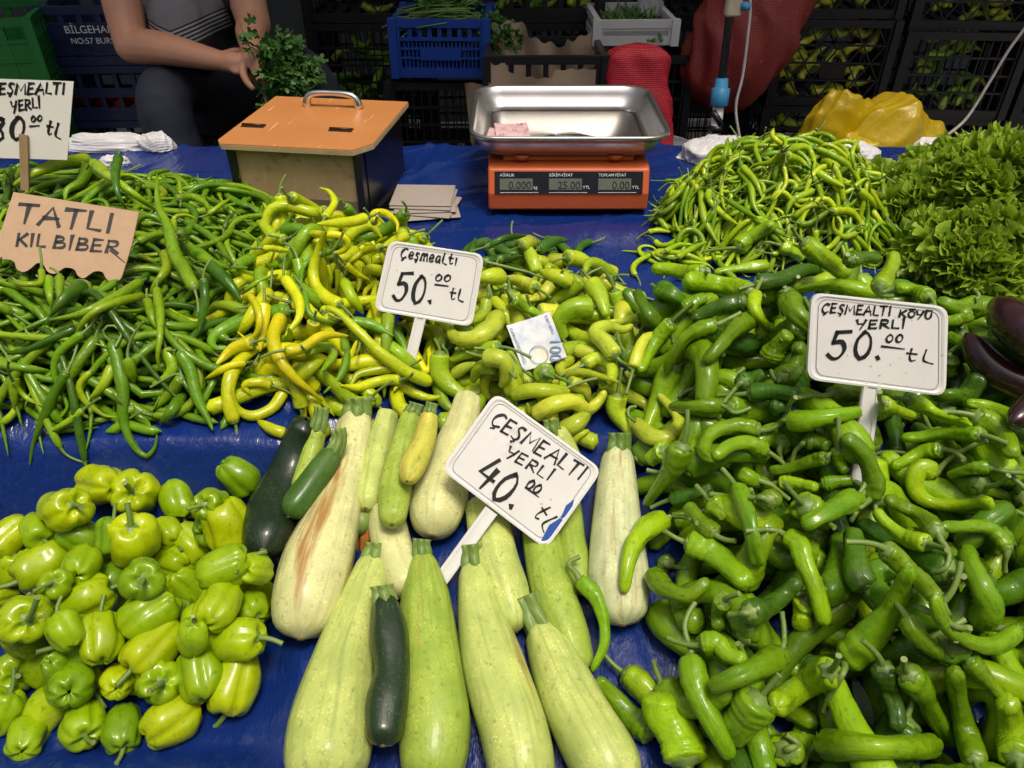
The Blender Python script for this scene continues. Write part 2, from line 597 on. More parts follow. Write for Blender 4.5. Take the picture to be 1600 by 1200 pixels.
def profile(kind, s, tip=None):
    head = np.sqrt(np.clip(1 - (1 - np.clip(s / .05, 0, 1)) ** 2, 0, 1))
    if kind in 'AEBG':
        k = .6 if tip is None else tip
        body = 1 - .15 * s
        tp = 1 - (1 - .18) * np.clip((s - .45) / .55, 0, 1) ** 1.6
        end = np.sqrt(np.clip(1 - np.clip((s - .97) / .03, 0, 1) ** 2, 0, 1))
        if tip is not None: tp = 1 - (1 - tip) * np.clip((s - .3) / .7, 0, 1) ** 1.3
        return np.maximum(head * body * tp * end, .03)
    if kind == 'C':
        t = .30 if tip is None else tip
        body = 1 - (1 - t) * np.clip((s - .2) / .8, 0, 1) ** 1.7
        end = np.sqrt(np.clip(1 - np.clip((s - .94) / .06, 0, 1) ** 2, 0, 1))
        return np.maximum(head ** .8 * body * end, .03)
    t = .72 if tip is None else tip
    body = (.93 + .07 * np.sin(np.pi * np.clip(s / .35, 0, 1))) * (1 - (1 - t) * sstep(.15, .95, s)) * (1 - .06 * np.exp(-((s - .5) / .15) ** 2))
    h2 = np.clip(1 - (1 - np.clip(s / .07, 0, 1)) ** 2.6, 0, 1) ** .5
    end = np.clip(1 - np.clip((s - .88) / .12, 0, 1) ** 2.4, 0, 1) ** .5
    return np.maximum(h2 * body * end, .03)


def pepper_geo(kind, P, r, tip=None, n=None, m=None, lump=None, seed=None):
    K = KINDS[kind]
    n = n or K['n']; m = m or K['m']; lump = K['lump'] if lump is None else lump
    g = np.random.default_rng(seed if seed is not None else rng.integers(1 << 30))
    # crowd rings towards the two ends
    q = np.linspace(0, 1, m)
    s = q + .07 * np.sin(2 * np.pi * q) * -1.0
    s = np.clip(s, 0, 1)
    PP = catmull(P, 120)
    idx = s * 119
    Q = np.stack([np.interp(idx, np.arange(120), PP[:, k]) for k in range(3)], -1)
    rad = r * profile(kind, s, tip)
    ph = np.linspace(0, 2 * np.pi, n, endpoint=False)[None, :]
    S = s[:, None]
    mul = np.ones((m, n))
    Lr = np.linalg.norm(np.diff(PP, axis=0), axis=1).sum() / r
    for _ in range(6):
        fr = g.uniform(.08, .5) * Lr
        mul += lump / 2.4 * np.sin(fr * S + g.integers(0, 3) * ph + g.uniform(0, 6.28)) * g.uniform(.4, 1)
    if kind == 'D':
        k = g.integers(3, 5); p0 = g.uniform(0, 6.28); tw = g.uniform(-1.2, 1.2)
        gr = 1 - np.abs(np.sin((k * ph + p0) / 2 + tw * S))
        mul -= (gr ** 3) * (.10 + .16 * np.exp(-((S - 1) / .14) ** 2) + .12 * np.exp(-(S / .12) ** 2))
        mul += .12 * np.exp(-((S - g.uniform(.3, .65)) / .07) ** 2) * g.choice([-1, -.5, 0, .5])
        for _ in range(6):      # dents and folds
            s0, f0 = g.uniform(.1, .9), g.uniform(0, 6.28)
            dp = np.angle(np.exp(1j * (ph - f0 - g.uniform(-2, 2) * (S - s0))))
            mul -= g.uniform(.08, .22) * np.exp(-(dp / g.uniform(.2, .42)) ** 2 - ((S - s0) / g.uniform(.06, .25)) ** 2)
        mul += .035 * np.sin(S * g.uniform(38, 55) + 1.5 * np.sin(2 * ph + g.uniform(0, 6))) * np.exp(-((S - g.uniform(.1, .5)) / .16) ** 2)
    elif kind == 'C':
        p0 = g.uniform(0, 6.28)
        mul -= (1 - np.abs(np.sin((3 * ph + p0) / 2 + S))) ** 3 * .10
    else:
        mul += lump * .35 * np.sin(S * Lr * g.uniform(.9, 1.3) + .8 * np.sin(ph + 3 * S)) * (S > .08) * (S < .8)
    return loft(Q, rad, n, mul), PP


def stem_geo(head, tang, r, rs, path=None, length=None, bend=None, calyx=True):
    """calyx cap and stalk as one mesh"""
    tang = tang / np.linalg.norm(tang)
    if path is None:
        L = length or random.uniform(.022, .042)
        b = bend if bend is not None else rng.normal(0, .55, 3)
        b = b - tang * (b @ tang)
        t = np.linspace(0, 1, 8)[:, None]
        path = head + tang * L * t + b * L * .6 * t ** 2
    path = np.asarray(path)
    sr = rs * (1.0 + .5 * np.exp(-np.linspace(0, 6, len(path))) + .12 * np.clip(np.linspace(-6, 1, len(path)), 0, 1))
    V1, F1 = tube_geo(path, sr, 7)
    s1 = np.repeat(np.linspace(.1, .94, len(path)), 7)
    e = path[-1]; end = np.vstack([V1[-7:], e[None]])
    o = len(V1)
    F1 = np.asarray(F1)
    # pale cut end
    tri = np.array([[o + i, o + (i + 1) % 7, o + 7, o + 7] for i in range(7)])
    V = np.vstack([V1, end]); s = np.concatenate([s1, np.ones(8)])
    Fs = [tuple(f) for f in F1] + [tuple(t[:3]) for t in tri]
    if calyx:
        a = np.array([0, 0, 1.0]) if abs(tang[2]) < .9 else np.array([1.0, 0, 0])
        x = np.cross(tang, a); x /= np.linalg.norm(x); y = np.cross(tang, x)
        nn = 12
        ph = np.linspace(0, 2 * np.pi, nn, endpoint=False)
        star = 1 + .16 * np.cos(6 * ph)
        rings = []
        for fr, dz in ((.14, .34), (.34, .20), (.56, .07), (.70, -.12), (.66, -.20)):
            rr = r * fr * (star if fr > .5 else 1)
            rings.append(head + (x * np.cos(ph)[:, None] + y * np.sin(ph)[:, None]) * np.reshape(rr * np.ones(nn), (-1, 1)) + tang * (r * dz * .8))
        o = len(V)
        V = np.vstack([V] + rings); s = np.concatenate([s, np.full(nn * 5, .1)])
        Fs += [tuple(int(i) + o for i in f) for f in grid_faces(5, nn)]
    return V, Fs, s


def finish(kind, name, body, PP, r, color, stem_path=None, mat='pepper', stem=True, rs=None, label=None, cat='pepper', group=None, stem_len=None):
    V, F, tc, sv = body
    c = PP[len(PP) // 2]
    me = mesh_quads(name, V - c, F, True, tc, sv)
    o = link(name, me, M[mat], None, c)
    o.color = (*color, 1)
    tag(o, label, cat, group)
    if label is not None and label in LAB.values(): REG.append((o, kind, PP, color))
    if stem:
        V, Fs, s = stem_geo(PP[0] + (PP[3] - PP[0]) * .25, PP[0] - PP[4], r, rs or KINDS[kind]['stemr'], stem_path, stem_len)
        ms = bpy.data.meshes.new('stem')
        ms.from_pydata([tuple(p) for p in (V - c)], [], Fs)
        a = ms.attributes.new('s', 'FLOAT', 'POINT'); a.data.foreach_set('value', s.astype(np.float32))
        ms.shade_smooth(); ms.update()
        link('stem', ms, M['stem'], o)
    return o


REG = []


def pick_color(kind, k=None):
    cs = KINDS[kind]['cols']
    c = np.array(cs[k % len(cs)] if k is not None else cs[rng.integers(len(cs))])
    return tuple(np.clip(c * rng.uniform(.82, 1.2) * np.array([rng.uniform(.9, 1.12), 1, 1]), 0, .9))


def fill(kind, x, y, yaw=None, scale=1.0):
    """centre line of one loose pepper lying on the heap at x, y"""
    K = KINDS[kind]
    L = rng.uniform(*K['L']) * scale; r = rng.uniform(*K['r']) * scale
    n = 15
    s = np.linspace(0, 1, n)
    yaw = rng.uniform(0, 6.28) if yaw is None else yaw
    cu = rng.normal(0, K['curl'] * .5)
    th = yaw + cu * s + rng.normal(0, .35 * K['curl'] / 2) * np.sin(s * rng.uniform(2, 5) + rng.uniform(0, 6.28))
    if rng.random() < .35: th = th + np.sign(cu) * rng.uniform(.5, 2.2) * np.clip((s - .6) / .4, 0, 1) ** 1.5
    if rng.random() < .25: th = th - np.sign(cu) * rng.uniform(.5, 1.6) * np.clip((.35 - s) / .35, 0, 1) ** 1.5
    step = L / (n - 1)
    xy = np.stack([np.cumsum(np.cos(th)), np.cumsum(np.sin(th))], -1) * step
    xy -= xy.mean(0)
    sl = [(Hat(x + d, y + e) - Hat(x - d, y - e)) / (2 * math.hypot(d, e)) for d, e in ((.03, 0), (0, .03))]
    xy[:, 0] /= math.sqrt(1 + min(sl[0] ** 2, 2)); xy[:, 1] /= math.sqrt(1 + min(sl[1] ** 2, 2))
    xy += (x, y)
    rr = r * np.maximum(profile(kind, s), .3)
    zr = np.maximum.reduce([Hat(xy[:, 0] + dx * rr, xy[:, 1] + dy * rr) - (0 if dx == dy == 0 else .35 * r) for dx, dy in ((0, 0), (.7, 0), (-.7, 0), (0, .7), (0, -.7))]) + rr
    deg = 3 if kind in 'AEB' else 2
    fit = np.polyval(np.polyfit(s, zr, deg), s)
    z = fit + np.percentile(zr - fit, 70) - .1 * r
    pp = z.max() - z.min()
    if pp > .6 * L: z = z.min() + (z - z.min()) * (.6 * L / pp)
    if rng.random() < .18 and kind in 'AEB': z = z + rng.uniform(.004, .02) * np.clip((s - .6) / .4, 0, 1) ** 2
    return np.column_stack([xy, z]), r


def scatter(kind, N, areas, tries=5, stuff=0, label='', group='', zone=None, names=None):
    K = KINDS[kind]
    merged = []
    for i in range(N + stuff):
        best = None
        for _ in range(tries):
            a = areas[rng.integers(len(areas))]
            while True:
                p = rng.uniform(-1, 1, 2)
                if (abs(p[0]) ** a[4] + abs(p[1]) ** a[4]) < 1: break
            x, y = a[0] + p[0] * a[2], a[1] + p[1] * a[3]
            if zone is not None and not zone(x, y): continue
            d = Hat(x, y) - Hat(x, y, H0)
            if best is None or d < best[0]: best = (d, x, y)
        if best is None: continue
        yw = None
        if kind == 'A' and best[2] < .97: yw = rng.normal(0, .38) + math.pi * rng.integers(2)
        P, r = fill(kind, best[1], best[2], yw)
        lo = i < stuff
        body, PP = pepper_geo(kind, P, r, n=7 if lo else None, m=14 if lo else None)
        stamp(PP[::3], r * profile(kind, np.linspace(0, 1, 120))[::3])
        if lo:
            merged.append((body, pick_color(kind)))
            continue
        finish(kind, K['name'], body, PP, r, pick_color(kind), cat=K['cat'], label=label, group=group)
    if merged:
        o = 0; Vs, Fs, Ts, Ss = [], [], [], []
        for (V, F, tc, sv), c in merged:
            Vs.append(V); Fs.append(F + o); Ts.append(tc + rng.uniform(-1, 1, 3)); Ss.append(sv); o += len(V)
        me = mesh_quads(K['name'] + '_heap', np.vstack(Vs), np.vstack(Fs), True, np.vstack(Ts), np.concatenate(Ss))
        ob = link(K['name'] + '_heap', me, M['pepper'])
        ob.color = (*K['cols'][0], 1)
        tag(ob, 'lower layers of ' + K['name'].replace('_', ' ') + 's deep inside the heap', K['cat'], kind='stuff')


TILE = dict(A=(980, 340), B=(1200, 580), C=(900, 600), D=(900, 900), E=(1200, 900), F=(1200, 750), G=(1000, 190), H=(1200, 340),
            I=(0, 240), J=(0, 440), K=(320, 280), L=(320, 430), M=(640, 350), N=(640, 480), O=(0, 690), P=(60, 900))


def px(tile, pts):
    ox, oy = TILE[tile]
    return [(ox + a / 4, oy + b / 4) for a, b in pts]


def settle(uv, rpx, deg=2, pct=75, sink=.8, wide=False):
    """3D path of something lying on the heap along a traced outline: depths follow the heap, smoothed"""
    uv = np.asarray(uv, float)
    m = len(uv)
    t = np.empty(m)
    for i, (u, v) in enumerate(uv):
        t[i] = hit(u, v)
        r = rpx[i] * t[i] / FPX
        d = ray(u, v); d = d / np.linalg.norm(d)
        t[i] = hit(u, v, r * sink * 1.15)
        if wide:
            a, b = uv[max(i - 1, 0)], uv[min(i + 1, m - 1)]
            q = np.array([-(b - a)[1], (b - a)[0]]); q = q / (np.linalg.norm(q) + 1e-9) * rpx[i] * .62
            for sg in (-1, 1): t[i] = min(t[i], hit(u + q[0] * sg, v + q[1] * sg, r * sink * .80))
    s = np.linspace(0, 1, m)
    fit = np.polyval(np.polyfit(s, t, min(deg, m - 1)), s)
    fit = fit - np.percentile(fit - t, pct)
    Lw = np.linalg.norm(np.diff(uv, axis=0), axis=1).sum() * np.median(fit) / FPX
    span = fit.max() - fit.min()
    if span > .75 * Lw: fit = fit.min() + (fit - fit.min()) * (.75 * Lw / span)
    D = np.array([ray(u, v) for u, v in uv])
    return EYE + fit[:, None] * D, rpx * fit / FPX


def hero(kind, tile, pts, r, stem=None, ci=None, tip=None, deg=2, label=None, group=None, deep=0.0, lump=None, stemless=False):
    K = KINDS[kind]
    uv = catmull(px(tile, pts), 24)
    r = r * {'D': 1.05, 'A': 1.12, 'C': 1.05}.get(kind, 1.0)
    s = np.linspace(0, 1, 24)
    rp = r / 4 * np.maximum(profile(kind, s, tip), .3)
    P, rw = settle(uv, rp, deg)
    if deep:
        D = P - EYE; D /= np.linalg.norm(D, axis=1)[:, None]
        P = P + D * (deep * s ** 1.1)[:, None]
    rad = float(np.median(rw / np.maximum(profile(kind, s, tip), .3)))
    body, PP = pepper_geo(kind, P, rad, tip, n=K['n'] + 4, m=K['m'] + 12, lump=lump)
    stamp(PP[::3], rad * profile(kind, np.linspace(0, 1, 120), tip)[::3])
    sp = None
    if stem:
        suv = catmull(px(tile, stem), 9)
        h = PP[0]
        t0 = np.linalg.norm(h - EYE)
        D = np.array([ray(u, v) / np.linalg.norm(ray(u, v)) for u, v in suv])
        ts = np.array([hit(u, v, .004) * np.linalg.norm(ray(u, v)) for u, v in suv])
        k = np.linspace(0, 1, 9)
        tt = np.minimum(t0 * (1 - k) + k * np.clip(ts[-1], t0 - .03, t0 + .015), ts + .004)
        sp = EYE + D * tt[:, None]
        sp = np.vstack([h + (PP[4] - PP[0]) * .2, sp])
    return finish(kind, K['name'], body, PP, rad, pick_color(kind, ci), sp, cat=K['cat'], label=label, group=group, stem=not stemless)

# ------------------------------------------------------------------ the heaps: loose ones first, then the ones one can point at
GRP = dict(A='thin green peppers in the big tangled heap', B='yellow peppers in the middle heap', C='pale peppers in the low heap',
           D='glossy green peppers in the broad front heap', E='curly chillies in the round heap', G='dark green chillies behind the pale peppers')
LAB = dict(A='long thin green pepper in the tangled heap round the cardboard sign', B='crooked yellow pepper in the heap between box and zucchini',
           C='stubby pale green pepper in the low heap round the folded banknote', D='glossy blunt green pepper in the broad heap round the white stick sign',
           E='skinny curly light green chilli in the round heap beside the lettuce', G='shiny dark green chilli at the back edge of the pale peppers')


def heroes(kind, rows):
    for row in rows:
        tile, pts, r = row[:3]
        kw = dict(row[3]) if len(row) > 3 else {}
        kw.setdefault('label', LAB[kind]); kw.setdefault('group', GRP[kind])
        hero(kind, tile, pts, r, **kw)


def trough_free(x, y): return y > .815 and not (x > -.5 and y > 1.5) and x < -.40 + .03 * math.sin(9 * y)


scatter('A', 216, [(-.86, 1.18, .47, .46, 3.2)], stuff=560, label=LAB['A'], group=GRP['A'], zone=trough_free)
scatter('A', 30, [(-.66, .885, .27, .06, 3)], label=LAB['A'], group=GRP['A'], stuff=90)
scatter('B', 70, [(-.285, 1.10, .16, .29, 2.4)], label=LAB['B'], group=GRP['B'], zone=lambda x, y: y > .83, stuff=70)
scatter('C', 54, [(.04, 1.06, .17, .25, 2.6)], label=LAB['C'], group=GRP['C'], zone=lambda x, y: y > .82, stuff=28)
scatter('G', 12, [(.03, 1.36, .13, .04, 2)], label=LAB['G'], group=GRP['G'])
scatter('E', 226, [(.57, 1.52, .25, .21, 2)], stuff=330, label=LAB['E'], group=GRP['E'])
scatter('E', 26, [(.45, 1.36, .19, .06, 2)], label=LAB['E'], group=GRP['E'])
scatter('D', 195, [(.53, .78, .42, .50, 3.0)], label=LAB['D'], group=GRP['D'], zone=lambda x, y: x > .20 - .10 * (y < .45) and .3 < y < 1.10 - .25 * max(0, x - .5) and x < .30 + .52 * y + (.2 if y < .75 else 0), stuff=140)

heroes('A', [
    ('I', [(550, 40), (380, 60), (200, 130), (80, 200)], 40, dict(ci=3, label='thick light green pepper arched just above the cardboard sign')),
    ('I', [(550, 80), (500, 180), (420, 230), (405, 290)], 34, dict(ci=2)),
    ('I', [(740, 20), (720, 130), (740, 260), (790, 350)], 28, dict(ci=4)),
    ('I', [(580, 60), (680, 140), (820, 240), (980, 360)], 32, dict(ci=3, label='straight bright green pepper slanting down beside the cardboard sign corner')),
    ('I', [(1110, 280), (1200, 270), (1280, 310), (1320, 370)], 22),
    ('I', [(1110, 550), (1230, 620), (1340, 690), (1420, 710), (1550, 715)], 36, dict(ci=0, tip=.2)),
    ('I', [(1320, 700), (1440, 830), (1510, 930)], 38, dict(ci=4)),
    ('I', [(1150, 530), (1090, 480), (1090, 400), (1170, 385), (1230, 410)], 20, dict(deg=3)),
    ('I', [(1120, 500), (1180, 490), (1240, 500)], 28),
    ('I', [(860, 550), (950, 510), (1060, 500)], 22, dict(ci=2)),
    ('I', [(1130, 250), (1110, 160), (1030, 140)], 13), ('I', [(1300, 380), (1370, 330), (1440, 280)], 15), ('I', [(1400, 470), (1430, 400), (1470, 370)], 13),
    ('I', [(300, 780), (310, 880), (325, 970)], 27, dict(ci=2)), ('I', [(370, 770), (370, 840), (370, 920)], 25, dict(ci=2)),
    ('I', [(260, 720), (250, 810), (120, 810), (70, 770)], 17, dict(ci=3, deg=3)),
    ('I', [(870, 640), (950, 670), (980, 690)], 18, dict(ci=3)),
    ('I', [(920, 920), (950, 1030), (980, 1100)], 28, dict(ci=2)),
    ('J', [(480, 290), (300, 370), (150, 430), (0, 450)], 23, dict(ci=4)),
    ('J', [(0, 520), (150, 540), (320, 560)], 28),
    ('J', [(600, 350), (520, 460), (430, 600), (340, 740)], 32, dict(ci=0)),
    ('J', [(520, 20), (400, 110), (310, 220)], 40, dict(ci=4, stem=[(300, 240), (250, 310), (180, 330), (150, 270)])),
    ('J', [(700, 530), (640, 650), (560, 740)], 32, dict(ci=3)),
    ('J', [(570, 560), (500, 640), (520, 730), (640, 830), (740, 850)], 19, dict(ci=3, deg=3)),
    ('J', [(1040, 420), (1080, 520), (1050, 590), (950, 640)], 36, dict(ci=3)),
    ('J', [(800, 480), (820, 580), (840, 640)], 34, dict(ci=2)),
    ('J', [(1140, 700), (1080, 800), (1000, 890)], 36, dict(ci=1)),
    ('J', [(800, 790), (880, 850), (940, 900)], 30, dict(ci=0)),
    ('J', [(90, 600), (90, 720), (90, 800)], 32, dict(ci=2)), ('J', [(80, 620), (160, 720), (270, 780)], 15, dict(ci=3)),
    ('J', [(760, 890), (720, 920), (660, 940)], 28, dict(ci=2)),
    ('J', [(1140, 600), (1080, 680), (990, 770), (940, 810)], 32, dict(ci=2, stem=[(1140, 590), (1090, 580), (940, 660)])),
    ('J', [(1120, 440), (1190, 560), (1230, 720), (1300, 860), (1330, 930)], 36, dict(ci=0)),
    ('I', [(1270, 780), (1280, 900), (1260, 1030), (1245, 1110)], 27),
    ('I', [(1030, 620), (1040, 720), (960, 830), (940, 890)], 30, dict(ci=3)),
    ('J', [(880, 0), (700, 110), (500, 200), (310, 240)], 28, dict(ci=3)),
    ('J', [(890, 90), (700, 140), (560, 210), (460, 350)], 27, dict(ci=3, label='long bright pepper bowed through the centre of the tangled heap')),
    ('J', [(980, 50), (1000, 200), (1000, 350), (985, 480), (1010, 570)], 28, dict(ci=2, tip=.2)),
    ('J', [(520, 320), (370, 450), (340, 580), (400, 720), (420, 790), (350, 880)], 24, dict(ci=0, deg=3, tip=.25)),
    ('J', [(520, 800), (420, 880), (290, 950)], 22, dict(ci=3)),
    ('I', [(1220, 850), (1150, 720), (1090, 620), (1050, 460), (990, 320), (980, 120)], 36, dict(ci=2, tip=.15, deg=3, stem=[(1220, 860), (1235, 920), (1240, 990)], label='very long green pepper with its thin tip standing up past the heap')),
    ('J', [(420, 560), (340, 700), (270, 860), (210, 1010), (185, 1150)], 29, dict(ci=1, tip=.2, deg=3, label='long dark green pepper whose pointed tip hangs straight over the tarp edge')),
    ('J', [(700, 370), (740, 520), (770, 700), (770, 850), (820, 1000), (910, 1090), (970, 1030), (980, 950)], 38, dict(ci=0, tip=.15, deg=4, stem=[(690, 370), (640, 320), (690, 270), (760, 320), (720, 410)], label='long green pepper hanging over the tarp edge with a hooked tip')),
])
heroes('B', [
    ('K', [(1270, 350), (1180, 390), (1080, 460)], 36, dict(ci=0)), ('K', [(1100, 430), (1000, 450), (900, 520)], 30, dict(ci=0)),
    ('K', [(880, 370), (960, 310), (1040, 295), (1110, 370)], 34, dict(ci=0)),
    ('K', [(1060, 270), (1060, 220), (1130, 215), (1200, 270), (1200, 340)], 28, dict(ci=2, deg=3, label='yellow pepper curled into a ring beside the wooden box')),
    ('K', [(750, 240), (810, 150), (780, 80), (715, 52)], 26, dict(ci=2, label='thin yellow pepper tip curving up in front of the wooden box')),
    ('K', [(1010, 240), (900, 265), (700, 280)], 37, dict(ci=2, label='fat yellow pepper lying level on top of the yellow heap')),
    ('K', [(670, 340), (760, 345), (840, 350), (890, 390), (870, 440), (800, 460), (785, 400)], 26, dict(ci=2, deg=3, label='yellow pepper with its tip wound into a tight spiral')),
    ('K', [(360, 430), (440, 435), (530, 450)], 21, dict(ci=2)),
    ('K', [(250, 700), (350, 630), (470, 590)], 14, dict(ci=3)),
    ('K', [(580, 500), (590, 560), (600, 640)], 34, dict(ci=3, stem=[(570, 470), (540, 420), (500, 400)])),
    ('K', [(870, 640), (920, 740), (990, 840)], 40, dict(ci=1)), ('K', [(770, 530), (785, 600), (780, 700)], 16, dict(ci=0)), ('K', [(830, 560), (830, 640), (820, 720)], 18, dict(ci=0)),
    ('K', [(880, 530), (950, 590), (1030, 630)], 22, dict(ci=2)),
    ('K', [(920, 890), (1040, 910), (1180, 980)], 36, dict(ci=4)), ('K', [(620, 700), (650, 830), (720, 880), (840, 900)], 20, dict(ci=4)),
    ('L', [(680, 290), (670, 350), (660, 410)], 40, dict(ci=2)),
    ('L', [(870, 400), (885, 520), (840, 640), (740, 740)], 30, dict(ci=4)),
    ('L', [(600, 630), (680, 560), (750, 530)], 44, dict(ci=1)), ('L', [(640, 470), (760, 450), (800, 500), (730, 600)], 34, dict(ci=3)),
    ('L', [(1230, 650), (1100, 660), (960, 700), (850, 690)], 37, dict(ci=0)),
    ('L', [(1250, 570), (1100, 590), (960, 620), (910, 690)], 37, dict(ci=1)),
    ('L', [(500, 990), (420, 960), (330, 910)], 40, dict(ci=0)),
    ('K', [(400, 710), (300, 840), (200, 1000)], 44, dict(ci=2)), ('K', [(370, 780), (360, 900), (345, 1080)], 44, dict(ci=2)),
    ('K', [(250, 740), (290, 740), (340, 840), (330, 950), (270, 1000), (200, 950)], 27, dict(ci=2, deg=3, label='yellow pepper looped like a hook beside the green heap')),
    ('L', [(300, 420), (180, 460), (70, 560)], 44, dict(ci=2)), ('L', [(250, 550), (150, 570), (0, 650)], 25, dict(ci=2)),
    ('L', [(420, 690), (330, 670), (250, 690), (290, 750)], 34, dict(ci=0, deg=3)),
    ('L', [(500, 720), (420, 830), (300, 880), (200, 830), (170, 700)], 38, dict(ci=2, deg=3, label='deep yellow pepper bent into a wide U low in the heap')),
    ('L', [(600, 830), (580, 740), (530, 650)], 48, dict(ci=1, stem=[(600, 840), (605, 870), (600, 910)])),
    ('K', [(500, 620), (580, 740), (590, 860), (500, 980)], 36, dict(ci=2)),
    ('K', [(790, 450), (680, 490), (610, 560), (600, 680)], 21, dict(ci=4)),
    ('L', [(500, 470), (600, 460), (740, 380), (900, 380)], 36, dict(ci=2)),
    ('K', [(850, 790), (760, 740), (690, 660), (680, 560), (720, 420), (760, 320)], 42, dict(ci=0, deg=3, label='long yellow pepper bent like a banana near the heap top')),
    ('L', [(480, 260), (430, 380), (460, 510), (560, 640), (680, 740), (735, 790)], 48, dict(ci=2, deg=3, tip=.2, label='large wrinkled yellow pepper snaking down the front of its heap')),
    ('L', [(1290, 390), (1320, 500), (1380, 600), (1415, 560), (1400, 470), (1420, 440)], 29, dict(ci=2, deg=3, stem=[(1290, 380), (1250, 320), (1200, 310)], label='small yellow pepper bent like a fish hook beside the sign stick')),
    ('L', [(1420, 670), (1270, 610), (1100, 490), (960, 350), (830, 230), (750, 200)], 42, dict(ci=1, tip=.5, deg=3, label='straight lime pepper lying diagonally across the yellow heap')),
])
heroes('G', [
    ('M', [(470, 235), (560, 240), (680, 280), (740, 300)], 34, dict(stem=[(740, 300), (800, 325), (870, 350)])), ('M', [(800, 160), (900, 105), (990, 100)], 38, dict(label='dark chilli with its tip pointing at the bare blue tarp')),
    ('M', [(480, 140), (600, 90), (730, 70)], 24), ('M', [(560, 220), (630, 210), (700, 200)], 30),
])
heroes('C', [
    ('M', [(560, 330), (480, 330), (430, 360)], 56, dict(ci=0)), ('M', [(790, 400), (700, 360), (600, 340)], 42, dict(ci=2)),
    ('M', [(1000, 360), (930, 330), (820, 300)], 48, dict(ci=0)), ('M', [(890, 370), (830, 440), (750, 480)], 38, dict(ci=2)),
    ('M', [(640, 470), (720, 520), (830, 580)], 40, dict(ci=3)), ('M', [(1220, 600), (1160, 570), (1080, 590)], 42, dict(ci=1)),
    ('M', [(1440, 580), (1350, 610), (1230, 610)], 30, dict(ci=2)),
    ('M', [(1140, 370), (1190, 460), (1230, 580)], 60, dict(ci=0, tip=.35, label='lime pepper like a fat teardrop at the edge by bare tarp')),
    ('M', [(1140, 520), (1010, 530), (930, 610), (960, 720)], 62, dict(ci=3, tip=.6, label='broad bent lime pepper touching the folded banknote')),
    ('M', [(480, 470), (460, 560), (360, 620)], 40, dict(ci=0, stem=[(490, 450), (495, 420), (490, 395)])), ('M', [(530, 480), (590, 540), (620, 640)], 38, dict(ci=0, tip=.2)),
    ('M', [(210, 750), (160, 670), (90, 640)], 44, dict(ci=1, stem=[(210, 770), (235, 800), (240, 840)])),
    ('M', [(560, 770), (440, 790), (340, 820), (250, 860)], 44, dict(ci=1)), ('M', [(280, 940), (340, 900), (420, 870)], 38, dict(ci=2)),
    ('M', [(540, 890), (440, 900), (390, 990)], 48, dict(ci=1)), ('M', [(470, 830), (580, 850), (610, 930), (570, 1020)], 56, dict(ci=2)),
    ('M', [(550, 580), (510, 650), (400, 720), (290, 710), (250, 650)], 58, dict(ci=2, tip=.5, label='plump pale pepper bent like a smile under the small sign')),
    ('M', [(190, 810), (190, 930), (260, 1020), (350, 1070)], 60, dict(ci=3, tip=.5)),
    ('M', [(1050, 790), (1120, 800), (1200, 790)], 42, dict(ci=2)), ('M', [(1090, 880), (1180, 840), (1260, 890), (1260, 990)], 44, dict(ci=0, tip=.6)),
    ('M', [(1400, 900), (1430, 800), (1470, 720), (1530, 690)], 40, dict(ci=2, tip=.5)),
    ('M', [(1290, 830), (1220, 740), (1160, 680), (1230, 640), (1330, 660), (1400, 630)], 52, dict(ci=2, deg=3, tip=.35, stem=[(1320, 860), (1360, 880), (1390, 910)], label='pale pepper folded back on itself like a question mark')),
    ('M', [(650, 1060), (800, 1040), (990, 1050)], 50, dict(ci=1, tip=.7)),
    ('M', [(840, 935), (842, 930), (845, 920)], 66, dict(ci=3, deep=.07, stem=[(850, 940), (900, 960), (970, 970)], label='lime pepper seen end on with its stalk, below the banknote')),
    ('M', [(1020, 840), (940, 890), (970, 940), (1100, 930), (1310, 990)], 33, dict(ci=0, deg=3, tip=.25, label='thin yellow pepper with a kinked end below the banknote')),
    ('N', [(1000, 470), (1090, 510), (1120, 590)], 44, dict(ci=2)),
    ('N', [(1000, 860), (1060, 800), (1120, 770)], 34, dict(ci=0)), ('N', [(800, 690), (750, 650), (735, 600)], 22, dict(ci=0)),
    ('N', [(960, 770), (1040, 730), (1120, 660)], 60, dict(ci=2)),
    ('N', [(790, 670), (900, 610), (1020, 590), (1110, 640), (1180, 590), (1225, 520)], 54, dict(ci=2, tip=.4, deg=3, label='long pale pepper with upturned tip above the leaning price sign')),
])

